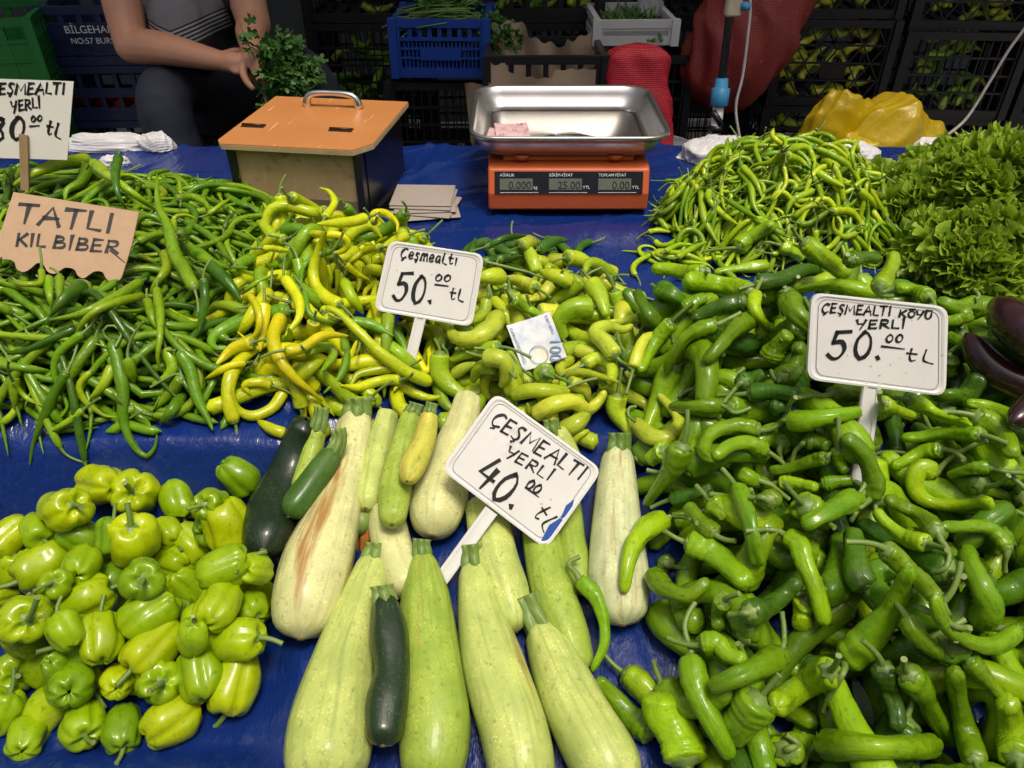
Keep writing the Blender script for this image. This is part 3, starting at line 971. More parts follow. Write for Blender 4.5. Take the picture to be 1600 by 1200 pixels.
# ------------------------------------------------------------------ bell peppers in the blue trough
def bell_geo(k, h, dent, seed, nt_=22, nph=40):
    g = np.random.default_rng(seed)
    th = np.linspace(0.02, math.pi - .02, nt_)[:, None]
    ph = np.linspace(0, 2 * math.pi, nph, endpoint=False)[None, :]
    p0 = g.uniform(0, 6.28)
    phw = ph + .18 * np.sin(ph + g.uniform(0, 6.28)) + .08 * np.sin(2 * ph + g.uniform(0, 6.28))
    ss = np.sin(th) ** .62
    taper = 1 - .16 * (1 - np.cos(th)) / 2 * g.uniform(.4, 1.6)
    lob = 1 - (1 - np.abs(np.sin((k * phw + p0) / 2))) ** 2.6 * (.17 + .18 * (np.cos(th) ** 2))
    lob = lob + .05 * np.sin(3 * th + ph + g.uniform(0, 6)) + .035 * np.sin(5 * th - 2 * ph + g.uniform(0, 6))
    lob = lob - sum(g.uniform(.04, .10) * np.exp(-((th - g.uniform(.6, 2.6)) / g.uniform(.15, .4)) ** 2 - (np.angle(np.exp(1j * (ph - g.uniform(0, 6.28)))) / g.uniform(.2, .5)) ** 2) for _ in range(5))
    rr = ss * taper * lob
    z = h * np.sign(np.cos(th)) * np.abs(np.cos(th)) ** .85 * (1 + .06 * np.cos(k * phw + p0))
    rho = ss + 0 * ph
    up = (np.cos(th) > 0)
    z = z - up * dent * np.exp(-(rho / .42) ** 2) + (~up) * .26 * np.exp(-(rho / .38) ** 2)
    x, y = rr * np.cos(ph), rr * np.sin(ph)
    V = np.stack([x, y, z + 0 * x], -1).reshape(-1, 3)
    F = grid_faces(nt_, nph)
    sv = np.repeat(np.linspace(0, 1, nt_)[:, None], nph, 1).ravel()
    return V, F, sv


def bell(u, v, rpx, ax, ay, az, h=1.05, ci=0, label=None, lift=.55, stem=True, world=None):
    cs = [(.25, .37, .003), (.32, .42, .003), (.19, .32, .003), (.12, .24, .004), (.15, .29, .004)]
    c = np.array(cs[ci]) * rng.uniform(.9, 1.1)
    if world is None:
        t = hit(u, v, 0); r = rpx * t / FPX
        t = hit(u, v, r * lift) if lift < 5 else t
        r = rpx * t / FPX
        pos = EYE + t * ray(u, v)
    else:
        pos, r = np.array(world), rpx
    f = ray(u, v); f = f / np.linalg.norm(f)
    rt = np.cross(f, [0, 0, 1.0]); rt /= np.linalg.norm(rt); up = np.cross(rt, f)
    a = rt * ax - up * ay - f * az
    a /= np.linalg.norm(a)
    q = Vector(a).to_track_quat('Z', 'Y').to_matrix() @ Matrix.Rotation(rng.uniform(0, 6.28), 3, 'Z')
    Q = np.array(q)
    k = int(rng.choice([3, 4, 4]))
    dent = .30
    V, F, sv = bell_geo(k, h, dent, rng.integers(1 << 30))
    s3 = rng.uniform(.94, 1.06, 3)
    Vw = (V * r * s3) @ Q.T
    me = mesh_quads('bell_pepper', Vw, F[:, ::-1], True, V * r, sv)
    o = link('bell_pepper', me, M['bell'], None, pos)
    o.color = (*c, 1)
    BREG.append((o, pos, a, f, ci)) if label is None else None
    tag(o, label or 'squat lime green bell pepper in the heap filling the blue trough', 'bell pepper', 'bell peppers heaped in the blue trough')
    stamp([pos + a * r * .25, pos - a * r * .25, pos], [r * .92] * 3)
    L = r * rng.uniform(.8, 1.15)
    head = a * r * (h - dent - .06)
    b = rng.normal(0, .5, 3)
    Vs, Fs, s = stem_geo(head, a, r * .66, r * .10, None, L, b)
    ms = bpy.data.meshes.new('stem')
    ms.from_pydata([tuple(p) for p in Vs], [], Fs)
    at = ms.attributes.new('s', 'FLOAT', 'POINT'); at.data.foreach_set('value', s.astype(np.float32))
    ms.shade_smooth(); ms.update()
    link('stem', ms, M['stem'], o)
    return o


BREG = []
for i in range(64):      # lower layer
    x = rng.uniform(-.78, -.30); y = rng.uniform(.47, .68)
    if x > -.34 and y < .5: continue
    r = rng.uniform(.025, .029)
    zz = max(float(Hat(x, y)), float(Hat(x + .02, y)), float(Hat(x, y + .02)), float(Hat(x - .02, y)), float(Hat(x, y - .02)))
    if zz > .757: continue
    bell(200, 900, r, *rng.normal(0, 1, 3), ci=int(rng.integers(5)), world=(x, y, zz + r * .9))
BO = [  # traced in tile O then P: centre, half width, stalk direction (right, down, towards viewer)
    ('O', 60, 600, 120, -.8, .3, .0, 1, None), ('O', 640, 270, 140, -.4, -.3, -.8, 1, 'yellowish bell pepper at the very back of the trough, lobes showing'),
    ('O', 1110, 370, 118, .0, .8, .3, 2, None), ('O', 1320, 390, 108, -.5, -.1, .8, 2, None),
    ('O', 700, 590, 105, .4, -.8, .0, 3, None), ('O', 500, 600, 112, .4, .8, .0, 4, None), ('O', 250, 560, 120, .0, .6, .75, 2, None),
    ('O', 80, 790, 100, .3, -.5, .3, 0, None), ('O', 1050, 570, 100, .2, .6, .5, 0, None), ('O', 700, 850, 120, .4, -.5, -.5, 3, None), ('O', 1080, 750, 100, -.4, -.4, -.3, 0, None),
    ('O', 20, 960, 80, -.5, -.2, .1, 0, None), ('O', 510, 770, 110, .3, -.3, -.5, 2, None),
    ('O', 1490, 215, 118, .5, .8, -.2, 4, 'notched green bell pepper standing alone against the trough wall'),
    ('O', 265, 780, 150, -.9, .1, .0, 0, None), ('O', 1200, 630, 112, .3, .8, .1, 0, None),
    ('O', 410, 420, 145, .35, .0, .9, 1, 'lobed bright bell pepper whose stalk droops forward, upper side of heap'),
    ('O', 850, 330, 150, -.1, -.2, .95, 1, 'bell pepper facing up with a long stalk, beside the yellowish one'),
    ('O', 360, 890, 110, -.2, -.2, .9, 2, None), ('O', 1170, 900, 130, .3, .6, -.4, 2, None), ('O', 1400, 790, 140, .9, -.05, .2, 2, None),
    ('O', 1590, 800, 108, -.5, -.2, .8, 0, 'small bell pepper pressed against the dark zucchini'), ('O', 1570, 1040, 100, .1, .6, .5, 2, None),
    ('O', 1360, 1030, 145, .5, -.4, -.4, 0, None), ('O', 940, 1080, 150, -.9, .2, -.2, 2, None),
    ('P', 170, 340, 110, 0, -.9, -.2, 2, None), ('P', 390, 390, 135, .3, -.7, -.3, 0, None), ('P', 130, 560, 100, .2, .3, -.5, 3, None), ('P', 970, 380, 105, .2, -.5, .4, 2, None),
    ('P', 1010, 620, 138, .2, -.9, -.2, 2, None), ('P', 500, 660, 112, .3, -.3, -.8, 1, None), ('P', 70, 830, 130, -.6, .2, -.3, 0, None), ('P', -160, 610, 140, .1, .1, .95, 2, None),
    ('P', -230, 850, 130, .4, -.3, .2, 2, None), ('P', -60, 1000, 120, .4, -.3, -.5, 2, None),
    ('O', 1425, 520, 150, 0, .9, -.2, 1, 'big smooth upright bell pepper next to the dark zucchini'),
    ('O', 830, 620, 158, .15, -.6, .75, 1, 'wide bell pepper with a sunken top and upright stalk, centre of heap'),
    ('O', 895, 860, 142, 0, .02, 1, 4, 'green bell pepper staring straight up with a star shaped cap'),
    ('O', 530, 990, 155, .95, .05, .1, 0, 'bell pepper lying on its side with its stalk pointing to the zucchini'),
    ('O', 150, 1110, 165, .1, .1, .95, 0, 'large lobed bell pepper facing the viewer at the picture edge'),
    ('P', 1250, 400, 145, .8, .25, .5, 0, None), ('P', 200, 670, 152, .2, -.3, -.9, 4, 'dull green bell pepper showing its dimpled bottom'),
    ('P', 280, 920, 138, -.2, .6, .75, 2, None), ('P', 530, 950, 128, -.35, .75, .5, 3, 'narrow dark green bell pepper whose long stalk points at the tarp fold'),
    ('P', 830, 900, 155, .85, -.1, -.1, 1, None), ('P', 720, 440, 160, -.85, .35, .1, 1, 'golden green bell pepper on top, stalk pointing down the slope'),
    ('P', 750, 660, 150, .1, .1, .95, 2, 'open topped bell pepper with a curled stalk just below the golden one'),
    ('P', 1230, 660, 165, -.55, .8, -.1, 1, 'bright yellow green bell pepper at the heap corner, lobes up'),
]
for tl, X, Y, r, ax, ay, az, ci, lb in BO:
    (u, v), = px(tl, [(X, Y)])
    bell(u, v, r / 4 * 1.06, ax, ay, az, h=1.05 if abs(az) > .7 else 1.15, ci=ci, label=lb)

# ------------------------------------------------------------------ zucchini
ZP, ZG, ZC, ZD, ZY = (.42, .50, .13), (.27, .38, .05), (.56, .57, .25), (.010, .022, .009), (.50, .50, .07)


def zucchini(pts, rad, color, label, stem=None, srad=None, mat='zucchini', name='zucchini', deg=2, ridge=.022, pct=70, wide=False):
    uv = catmull(np.column_stack([pts, rad]), 40)
    rp = uv[:, 2]
    P, rw = settle(uv[:, :2], rp, deg, pct, sink=.75, wide=wide)
    s = np.linspace(0, 1, 40)
    L = np.linalg.norm(np.diff(P, axis=0), axis=1).sum()
    # round both ends
    e0 = min(.25, .5 * rw[2] / L); e1 = min(.4, .8 * rw[-3] / L)
    rr = rw * np.sqrt(np.clip(1 - (1 - np.clip(s / e0, 0, 1)) ** 2, .35 if stem else .02, 1)) * np.sqrt(np.clip(1 - np.clip((s - (1 - e1)) / e1, 0, 1) ** 2, .002, 1))
    n = 26
    ph = np.linspace(0, 2 * np.pi, n, endpoint=False)[None, :]
    S = s[:, None]
    p0 = rng.uniform(0, 6)
    mul = 1 + ridge * 1.3 * np.cos(5 * ph + p0) * (.6 + 1.4 * np.exp(-S / .2)) + .018 * np.sin(7 * S + ph + p0) + .012 * np.sin(13 * S + 2 * ph + 2 * p0) + .008 * np.cos(10 * ph)
    body = loft(P, rr, n, mul)
    stamp(P, rr)
    V, F, tc, sv = body
    c = P[20]
    o = link(name, mesh_quads(name, V - c, F, True, tc, sv), M[mat], None, c)
    o.color = (*color, 1)
    tag(o, label, 'zucchini', 'zucchini laid side by side in the middle of the stall')
    if stem:
        su = catmull(stem, 9)
        t0 = np.linalg.norm(P[1] - EYE) - rw[1] * .15
        D = np.array([ray(u, v) / np.linalg.norm(ray(u, v)) for u, v in su])
        Q = EYE + D * t0
        Q[-1] = P[1]
        r0 = (srad or rad[0] * .7) / FPX * t0
        k = np.linspace(0, 1, 9)
        rs = r0 * (.80 + .10 * (1 - k) ** 2 + .55 * np.clip(k - .45, 0, 1) ** 1.5)
        nn = 40
        phs = np.linspace(0, 2 * np.pi, nn, endpoint=False)[None, :]
        mul = .80 + .38 * np.abs(np.cos(2.5 * phs + .5 * k[:, None])) + .05 * np.cos(15 * phs + 2 * k[:, None]) + .05 * np.sin(7 * phs + 9 * k[:, None])
        Vs, Fs, tcs, ss = loft(Q, rs, nn, mul)
        Fs = [tuple(f) for f in Fs] + [tuple(range(nn))[::-1]]
        ms = bpy.data.meshes.new('stem'); ms.from_pydata([tuple(p) for p in (Vs - c)], [], Fs)
        a = ms.attributes.new('s', 'FLOAT', 'POINT'); a.data.foreach_set('value', ((1 - ss) * .93).astype(np.float32))
        ms.shade_smooth(); ms.update()
        link('stem', ms, M['stem'], o)
    # blossom scar
    T = P[-1] - P[-4]; T /= np.linalg.norm(T)
    mb = MB(); mb.tube([P[-1] - T * .004 - c, P[-1] + T * .0005 - c, P[-1] + T * .001 - c], [rr[-2] * .3, rr[-2] * .22, rr[-2] * .1], 10)
    mb.build('blossom_scar', M['scar'], o, True)
    return o


M['scar'] = simple('blossom_scar', (.14, .09, .04), .8, nscale=200)
zucchini([(478, 655), (452, 745), (425, 815), (410, 862)], [20, 37, 44, 30], ZD, 'huge dark green almost black zucchini next to the bell pepper trough', mat='dark_zucchini')
zucchini([(600, 790), (618, 870), (642, 930)], [28, 32, 30], ZC, 'cream zucchini mostly hidden beneath the front row')
zucchini([(755, 780), (772, 870), (792, 930), (806, 988)], [30, 36, 36, 26], ZP, 'pale zucchini lying in shade under the leaning price sign')
zucchini([(557, 650), (545, 730), (520, 810), (495, 880), (478, 950), (470, 1000)], [27, 34, 44, 55, 54, 34], ZC, 'very large cream zucchini with brown scars along its belly', stem=[(560, 622), (560, 634), (558, 646)], srad=21, mat='scarred_zucchini')
zucchini([(497, 668), (484, 720), (468, 768)], [13, 17, 17], ZG, 'small ribbed zucchini with a long thick stalk leaning on the dark one', stem=[(504, 636), (502, 650), (498, 666)], srad=12)
zucchini([(522, 704), (497, 742), (465, 787), (450, 808)], [16, 22, 23, 15], (.05, .12, .018), 'short glossy mid green zucchini lying across the dark giant', stem=[(528, 670), (530, 685), (524, 702)], srad=12)
zucchini([(607, 640), (592, 700), (578, 760), (571, 795)], [16, 21, 23, 17], ZP, 'slim pale green zucchini in the back row with a flower at its end')
zucchini([(643, 645), (630, 700), (617, 770), (612, 820)], [15, 22, 26, 20], ZG, 'slim grass green zucchini between the pale one and the spotted yellow one', stem=[(652, 630), (650, 636), (645, 644)], srad=12)
zucchini([(733, 614), (722, 660), (700, 720), (685, 780), (676, 838)], [19, 25, 32, 46, 32], ZC, 'gourd shaped cream zucchini swelling wide at the bottom', deg=2)
zucchini([(672, 645), (662, 690), (645, 730), (636, 752)], [13, 18, 20, 13], ZY, 'small bright yellow zucchini with a brown bruise', stem=[(676, 629), (674, 636), (672, 644)], srad=10, mat='scarred_zucchini')
zucchini([(862, 672), (880, 710), (895, 770)], [20, 26, 28], ZP, 'pale zucchini peeping out above the leaning price sign', stem=[(860, 655), (861, 664), (862, 672)], srad=13)
zucchini([(888, 780), (893, 850), (905, 905), (910, 930)], [20, 24, 24, 16], ZG, 'narrow green zucchini squeezed behind the curved chilli')
zucchini([(842, 780), (850, 860), (865, 930), (890, 1000), (910, 1052)], [26, 31, 34, 33, 22], ZG, 'long straight light green zucchini under the blue striped sign corner')
zucchini([(966, 704), (965, 770), (964, 850), (968, 920), (973, 978)], [22, 33, 42, 48, 36], (.54, .58, .31), 'tall whitish zucchini standing apart beside the green pepper heap', stem=[(968, 676), (968, 688), (966, 702)], srad=18, mat='scarred_zucchini')
zucchini([(660, 868), (664, 920), (668, 970), (675, 1050), (679, 1130), (676, 1200), (673, 1236)], [20, 36, 43, 50, 56, 50, 30], ZG, 'speckled dark lime zucchini in the front row beside the black one', stem=[(660, 842), (659, 852), (660, 864)], srad=14)
zucchini([(740, 882), (752, 960), (775, 1050), (800, 1130), (815, 1200), (822, 1245)], [24, 38, 50, 54, 52, 40], ZP, 'big pale lime zucchini in front of the sign stick', stem=[(738, 850), (739, 864), (740, 880)], srad=19)
zucchini([(843, 977), (868, 1035), (905, 1115), (945, 1190), (970, 1245)], [26, 40, 50, 54, 42], ZP, 'pale zucchini slanting to the bottom edge with a frayed green stalk', stem=[(822, 930), (830, 950), (841, 974)], srad=22)
zucchini([(588, 870), (565, 940), (537, 1030), (521, 1120), (512, 1190), (510, 1240)], [23, 36, 49, 64, 66, 48], ZP, 'biggest pale green zucchini in the front row, dark one resting on it', stem=[(592, 848), (591, 856), (588, 868)], srad=20)
zucchini([(600, 933), (608, 985), (613, 1046), (604, 1100), (598, 1166)], [19, 29, 28, 33, 26], (.016, .034, .012), 'small blackish green zucchini curved like an S on top', stem=[(597, 914), (598, 922), (600, 931)], srad=17, mat='dark_zucchini', ridge=.04, deg=1, pct=90, wide=True)
heroes('C', [
    ('N', [(1300, 550), (1290, 640), (1350, 740), (1390, 820)], 62, dict(ci=0, tip=.2, label='twisted yellow green pepper pointing down at the whitish zucchini stalk')),
    ('C', [(380, 260), (470, 330), (560, 340), (640, 270), (640, 200), (570, 120), (510, 60)], 55, dict(ci=2, deg=3, tip=.35, stem=[(370, 230), (330, 200), (330, 150), (375, 140)], label='pale yellow pepper curled into a C on the green heap')),
])
heroes('D', [
    ('A', [(480, 345), (400, 345), (280, 325), (150, 315)], 58, dict(ci=2, label='blunt light green pepper lying level at the back corner of its heap')),
    ('A', [(880, 300), (700, 320), (540, 345)], 40, dict(ci=2)),
    ('A', [(690, 190), (790, 110), (920, 40)], 54, dict(ci=2, stem=[(650, 190), (560, 200), (470, 210)], label='bright pepper leaning up against the curly chilli heap')),
    ('A', [(960, 180), (1040, 220), (1090, 265)], 48, dict(ci=2, stem=[(950, 170), (860, 155), (815, 220)])),
    ('A', [(1100, 150), (1200, 230), (1370, 350)], 62, dict(ci=2, tip=.85, label='smooth straight green pepper sloping down behind the sign board')),
    ('H', [(510, 270), (600, 250), (700, 260)], 50, dict(ci=3)),
    ('A', [(800, 420), (960, 390), (1100, 330), (1200, 325)], 60, dict(ci=4, label='dark bottle green pepper near the back of the broad heap')),
    ('A', [(780, 470), (650, 430), (500, 400), (370, 395)], 62, dict(ci=2, tip=.95)),
    ('A', [(190, 660), (110, 560), (60, 460)], 46, dict(ci=3)),
    ('A', [(210, 450), (280, 480), (350, 530)], 60, dict(ci=3)),
    ('H', [(1010, 500), (900, 450), (800, 440)], 54, dict(ci=0)),
    ('H', [(1290, 540), (1180, 560), (1060, 520)], 64, dict(ci=1, stem=[(1290, 520), (1320, 490), (1290, 450)], label='green pepper with a curled stalk below the lettuce')),
    ('H', [(1250, 600), (1170, 640), (1090, 650)], 56, dict(ci=1, stem=[(1240, 610), (1225, 650), (1210, 695)])),
    ('H', [(1310, 850), (1230, 790), (1130, 740)], 58, dict(ci=1, label='green pepper end pointing at the eggplants')),
    ('H', [(1150, 880), (1140, 950), (1160, 1000)], 48, dict(ci=1, stem=[(1130, 850), (1165, 820), (1200, 795)])),
    ('A', [(1560, 480), (1450, 450), (1280, 420), (1050, 460)], 46, dict(ci=2, tip=.5)),
    ('H', [(700, 440), (740, 370), (780, 290), (785, 205)], 60, dict(ci=2, stem=[(700, 470), (740, 460), (785, 440)], label='upright green pepper leaning towards the lettuce above the sign')),
    ('A', [(360, 570), (430, 520), (490, 500)], 54, dict(ci=0, stem=[(340, 600), (285, 700), (290, 780)])),
    ('A', [(740, 520), (640, 540), (520, 570), (420, 630)], 54, dict(ci=4, lump=.12)),
    ('A', [(280, 650), (200, 740), (130, 860), (80, 960)], 48, dict(ci=0)),
    ('A', [(780, 640), (680, 690), (580, 800), (480, 910)], 62, dict(ci=1)),
    ('A', [(800, 480), (790, 550), (830, 630), (890, 700)], 44, dict(ci=2)),
    ('A', [(560, 670), (450, 700), (350, 770), (270, 900), (250, 970)], 52, dict(ci=1, tip=.6, stem=[(570, 665), (640, 630), (710, 595)])),
    ('A', [(1010, 510), (1060, 600), (1150, 680)], 76, dict(ci=1)),
    ('A', [(960, 1010), (1040, 950), (1080, 850), (1050, 790)], 72, dict(ci=3, stem=[(940, 1030), (915, 1000), (900, 960)])),
    ('A', [(890, 890), (930, 810), (1010, 720)], 66, dict(ci=0, stem=[(900, 880), (930, 810), (970, 758)])),
    ('A', [(720, 1030), (800, 1000), (860, 970)], 58, dict(ci=4, stem=[(700, 1040), (640, 1110), (605, 1155)])),
    ('A', [(760, 1100), (900, 1090), (1080, 1110)], 66, dict(ci=4)),
    ('C', [(560, 420), (500, 450), (450, 490)], 66, dict(ci=2)),
    ('C', [(600, 720), (720, 690), (850, 640)], 54, dict(ci=4)),
    ('C', [(670, 380), (610, 520), (520, 640), (430, 760)], 80, dict(ci=0, tip=.45, label='tapered green pepper beside the whitish zucchini')),
    ('C', [(900, 150), (750, 150), (600, 140)], 58, dict(ci=1, stem=[(915, 130), (990, 180), (1090, 150)])),
    ('C', [(860, 750), (910, 800), (940, 840)], 62, dict(ci=0)),
    ('C', [(1150, 290), (1000, 270), (850, 310), (800, 420), (870, 480)], 62, dict(ci=1)), ('C', [(1190, 420), (1080, 370), (960, 390), (860, 460)], 58, dict(ci=2, label='folded pepper bent double in the left part of the heap')),
    ('C', [(1030, 560), (1110, 600), (1200, 625)], 46, dict(ci=1, stem=[(1220, 630), (1280, 680), (1330, 720)])),
    ('A', [(1280, 1100), (1380, 1110), (1500, 1120)], 46, dict(ci=1, stem=[(1260, 1110), (1160, 1115), (1065, 1125)])),
    ('B', [(720, 200), (820, 250), (920, 290)], 48, dict(ci=2)),
    ('B', [(1240, 160), (1150, 150), (1040, 160)], 58, dict(ci=3)), ('B', [(1580, 320), (1400, 230), (1240, 200)], 48, dict(ci=0)),
    ('B', [(1290, 280), (1400, 330), (1490, 420), (1530, 530)], 76, dict(ci=0)),
    ('B', [(870, 180), (970, 220), (1080, 280), (1270, 340)], 56, dict(ci=2, tip=.4)),
    ('B', [(230, 440), (300, 440), (380, 470)], 52, dict(ci=3, stem=[(220, 450), (170, 500), (145, 580)])),
    ('B', [(370, 540), (250, 570), (100, 610), (0, 620)], 48, dict(ci=1, stem=[(370, 530), (390, 515), (410, 500)])),
    ('B', [(80, 460), (95, 420), (110, 380)], 68, dict(ci=0, deep=.05, stem=[(70, 500), (90, 580), (135, 645)])),
    ('B', [(140, 310), (230, 310), (350, 285), (590, 250)], 66, dict(ci=0, stem=[(110, 300), (50, 340), (0, 380)], label='pepper with a round capped end pointing away from the sign stick')),
    ('B', [(70, 700), (180, 700), (310, 730)], 48, dict(ci=2)), ('B', [(340, 710), (430, 690), (530, 680)], 48, dict(ci=1)),
    ('B', [(1340, 400), (1100, 390), (940, 410), (830, 415)], 52, dict(ci=0)),
    ('B', [(1380, 600), (1280, 610), (1130, 650)], 44, dict(ci=1, stem=[(1400, 610), (1500, 630), (1590, 635)])),
    ('B', [(1090, 490), (980, 500), (880, 550), (780, 600)], 52, dict(ci=2)),
    ('B', [(440, 490), (440, 560), (490, 630)], 48, dict(ci=0)),
    ('B', [(540, 800), (430, 850), (300, 920), (210, 970)], 82, dict(ci=1)),
    ('B', [(640, 800), (665, 690), (620, 560), (540, 460), (460, 410)], 68, dict(ci=3, tip=.75, stem=[(600, 830), (560, 870), (520, 930)], label='dark green pepper arched over the foot of the sign stick')),
    ('B', [(1060, 640), (960, 610), (915, 690), (960, 790), (1100, 835), (1300, 850), (1390, 810)], 60, dict(ci=2, deg=3, tip=.75, stem=[(1080, 600), (1160, 530), (1290, 460), (1370, 430)], label='bright yellowish pepper bent like a sickle, long pale stalk up')),
    ('B', [(1060, 1010), (950, 910), (800, 830), (740, 800)], 72, dict(ci=1, tip=.6, stem=[(1080, 1060), (1130, 1130), (1110, 1230), (1010, 1260)])),
    ('B', [(1000, 1080), (860, 1040), (740, 950), (670, 860)], 56, dict(ci=2)),
    ('F', [(1500, 440), (1440, 350), (1350, 290), (1090, 290)], 54, dict(ci=0, stem=[(1490, 470), (1480, 520), (1480, 570)])),
    ('C', [(870, 940), (770, 850), (690, 750)], 62, dict(ci=1)),
    ('C', [(1010, 660), (1060, 780), (1100, 950), (1140, 1130)], 72, dict(ci=1)),
    ('C', [(1200, 730), (1215, 715), (1240, 700)], 70, dict(ci=1, deep=.05, stem=[(1170, 710), (1130, 710), (1090, 710)])),
    ('C', [(560, 1125), (562, 1120), (570, 1110)], 58, dict(ci=1, deep=.05, stem=[(570, 1140), (640, 1145), (690, 1150)])),
    ('C', [(480, 1200), (560, 1280), (700, 1320), (830, 1220)], 70, dict(ci=1, tip=.6)),
    ('F', [(620, 680), (570, 600), (545, 470), (530, 310)], 84, dict(ci=3, stem=[(630, 720), (650, 760), (670, 800)], label='dark pepper standing upright with a deep groove, right of the yellow one')),
    ('F', [(730, 430), (800, 480), (880, 560), (980, 650), (1060, 740)], 74, dict(ci=1)),
    ('F', [(870, 860), (950, 980), (1070, 1090)], 66, dict(ci=1)),
    ('E', [(1250, 520), (1340, 620), (1450, 740), (1500, 790)], 62, dict(ci=1)),
    ('E', [(720, 560), (760, 700), (800, 850), (810, 970)], 80, dict(ci=4)),
    ('E', [(870, 600), (950, 700), (1030, 860), (1130, 1010), (1170, 1060)], 84, dict(ci=0)),
    ('E', [(1300, 1170), (1260, 1050), (1220, 900), (1180, 720), (1160, 590)], 76, dict(ci=1, tip=.8)),
    ('F', [(1330, 880), (1380, 780), (1330, 650), (1260, 500), (1250, 430)], 92, dict(ci=1, lump=.13, label='big crumpled dark pepper with a withered calyx near the picture edge')),
    ('F', [(1570, 930), (1400, 1035), (1200, 985), (1080, 860), (1040, 710)], 64, dict(ci=0, tip=.8, deg=3, stem=[(1310, 920), (1180, 920), (1060, 850), (950, 800)])),
    ('E', [(240, 150), (220, 230), (215, 320)], 74, dict(ci=2, tip=.95)),
    ('D', [(930, 150), (890, 230), (890, 330)], 62, dict(ci=1)),
    ('D', [(790, 430), (880, 420), (960, 500), (1060, 530)], 72, dict(ci=0)),
    ('D', [(1080, 230), (1200, 190), (1330, 90), (1400, 30)], 72, dict(ci=4, stem=[(1060, 230), (1010, 240), (960, 240)], label='dark green pepper with its stalk pointing towards the whitish zucchini')),
    ('D', [(1150, 760), (1050, 890), (960, 990)], 125, dict(ci=1, tip=.9)),
    ('D', [(1260, 490), (1130, 570), (980, 640), (850, 700)], 86, dict(ci=1, stem=[(1300, 440), (1300, 330), (1285, 220)])),
    ('D', [(480, 980), (350, 880), (240, 760), (130, 640)], 82, dict(ci=1, tip=.6, label='green pepper at the heap foot touching the slanting pale zucchini')),
    ('D', [(690, 1170), (640, 1000), (545, 850), (530, 730)], 125, dict(ci=2, tip=.95, label='stout three lobed pepper like a small bell at the bottom edge')),
    ('E', [(390, 590), (300, 640), (180, 720), (50, 820)], 86, dict(ci=2, tip=.95)),
    ('E', [(110, 1090), (115, 1085), (120, 1075)], 105, dict(ci=0, deep=.06, stem=[(130, 1080), (190, 1050), (110, 990)])),
    ('E', [(1560, 1160), (1530, 950), (1500, 780)], 108, dict(ci=2, label='broad lobed pepper cut by the bottom corner of the picture')),
    ('E', [(340, 1040), (450, 1060), (650, 1070), (900, 1080), (1060, 1060)], 92, dict(ci=2, tip=.85, stem=[(320, 1050), (250, 1110), (220, 1200)], label='long pepper lying level along the bottom edge with a hooked stalk')),
    ('C', [(690, 990), (830, 1040), (960, 1140), (1080, 1260)], 80, dict(ci=2, tip=.95, label='plump bright pepper with blunt ends beside the yellow crooked one')),
    ('D', [(720, 510), (730, 620), (780, 780), (870, 950), (970, 1140)], 88, dict(ci=0, tip=.68, stem=[(720, 470), (680, 330), (700, 240), (745, 165)], label='long green pepper sliding to the bottom edge, curved stalk up')),
    ('C', [(540, 850), (440, 910), (360, 1010), (320, 1150), (300, 1310)], 84, dict(ci=2, tip=.45, stem=[(590, 830), (680, 830), (760, 870)], label='crooked bright pepper drooping over the whitish zucchini')),
    ('F', [(110, 350), (190, 400), (230, 520), (290, 660), (330, 800), (360, 910)], 68, dict(ci=2, tip=.8, stem=[(70, 320), (0, 310), (-60, 312), (-140, 320)], label='yellowest crooked pepper with a straight pale stalk in the heap')),
    ('F', [(470, 1130), (560, 1060), (700, 900), (800, 760), (890, 550)], 108, dict(ci=0, tip=.48, stem=[(480, 1180), (430, 1280), (370, 1380), (350, 1450)], label='largest wrinkled pepper, wide capped end towards the viewer')),
])
hero('D', 'N', [(1060, 1700), (1180, 1840), (1220, 2080), (1140, 2280)], 56, stem=[(1040, 1660), (992, 1600), (1060, 1560)], ci=0, tip=.45,
     label='curved slim green pepper resting on the zucchini', group=GRP['D'])
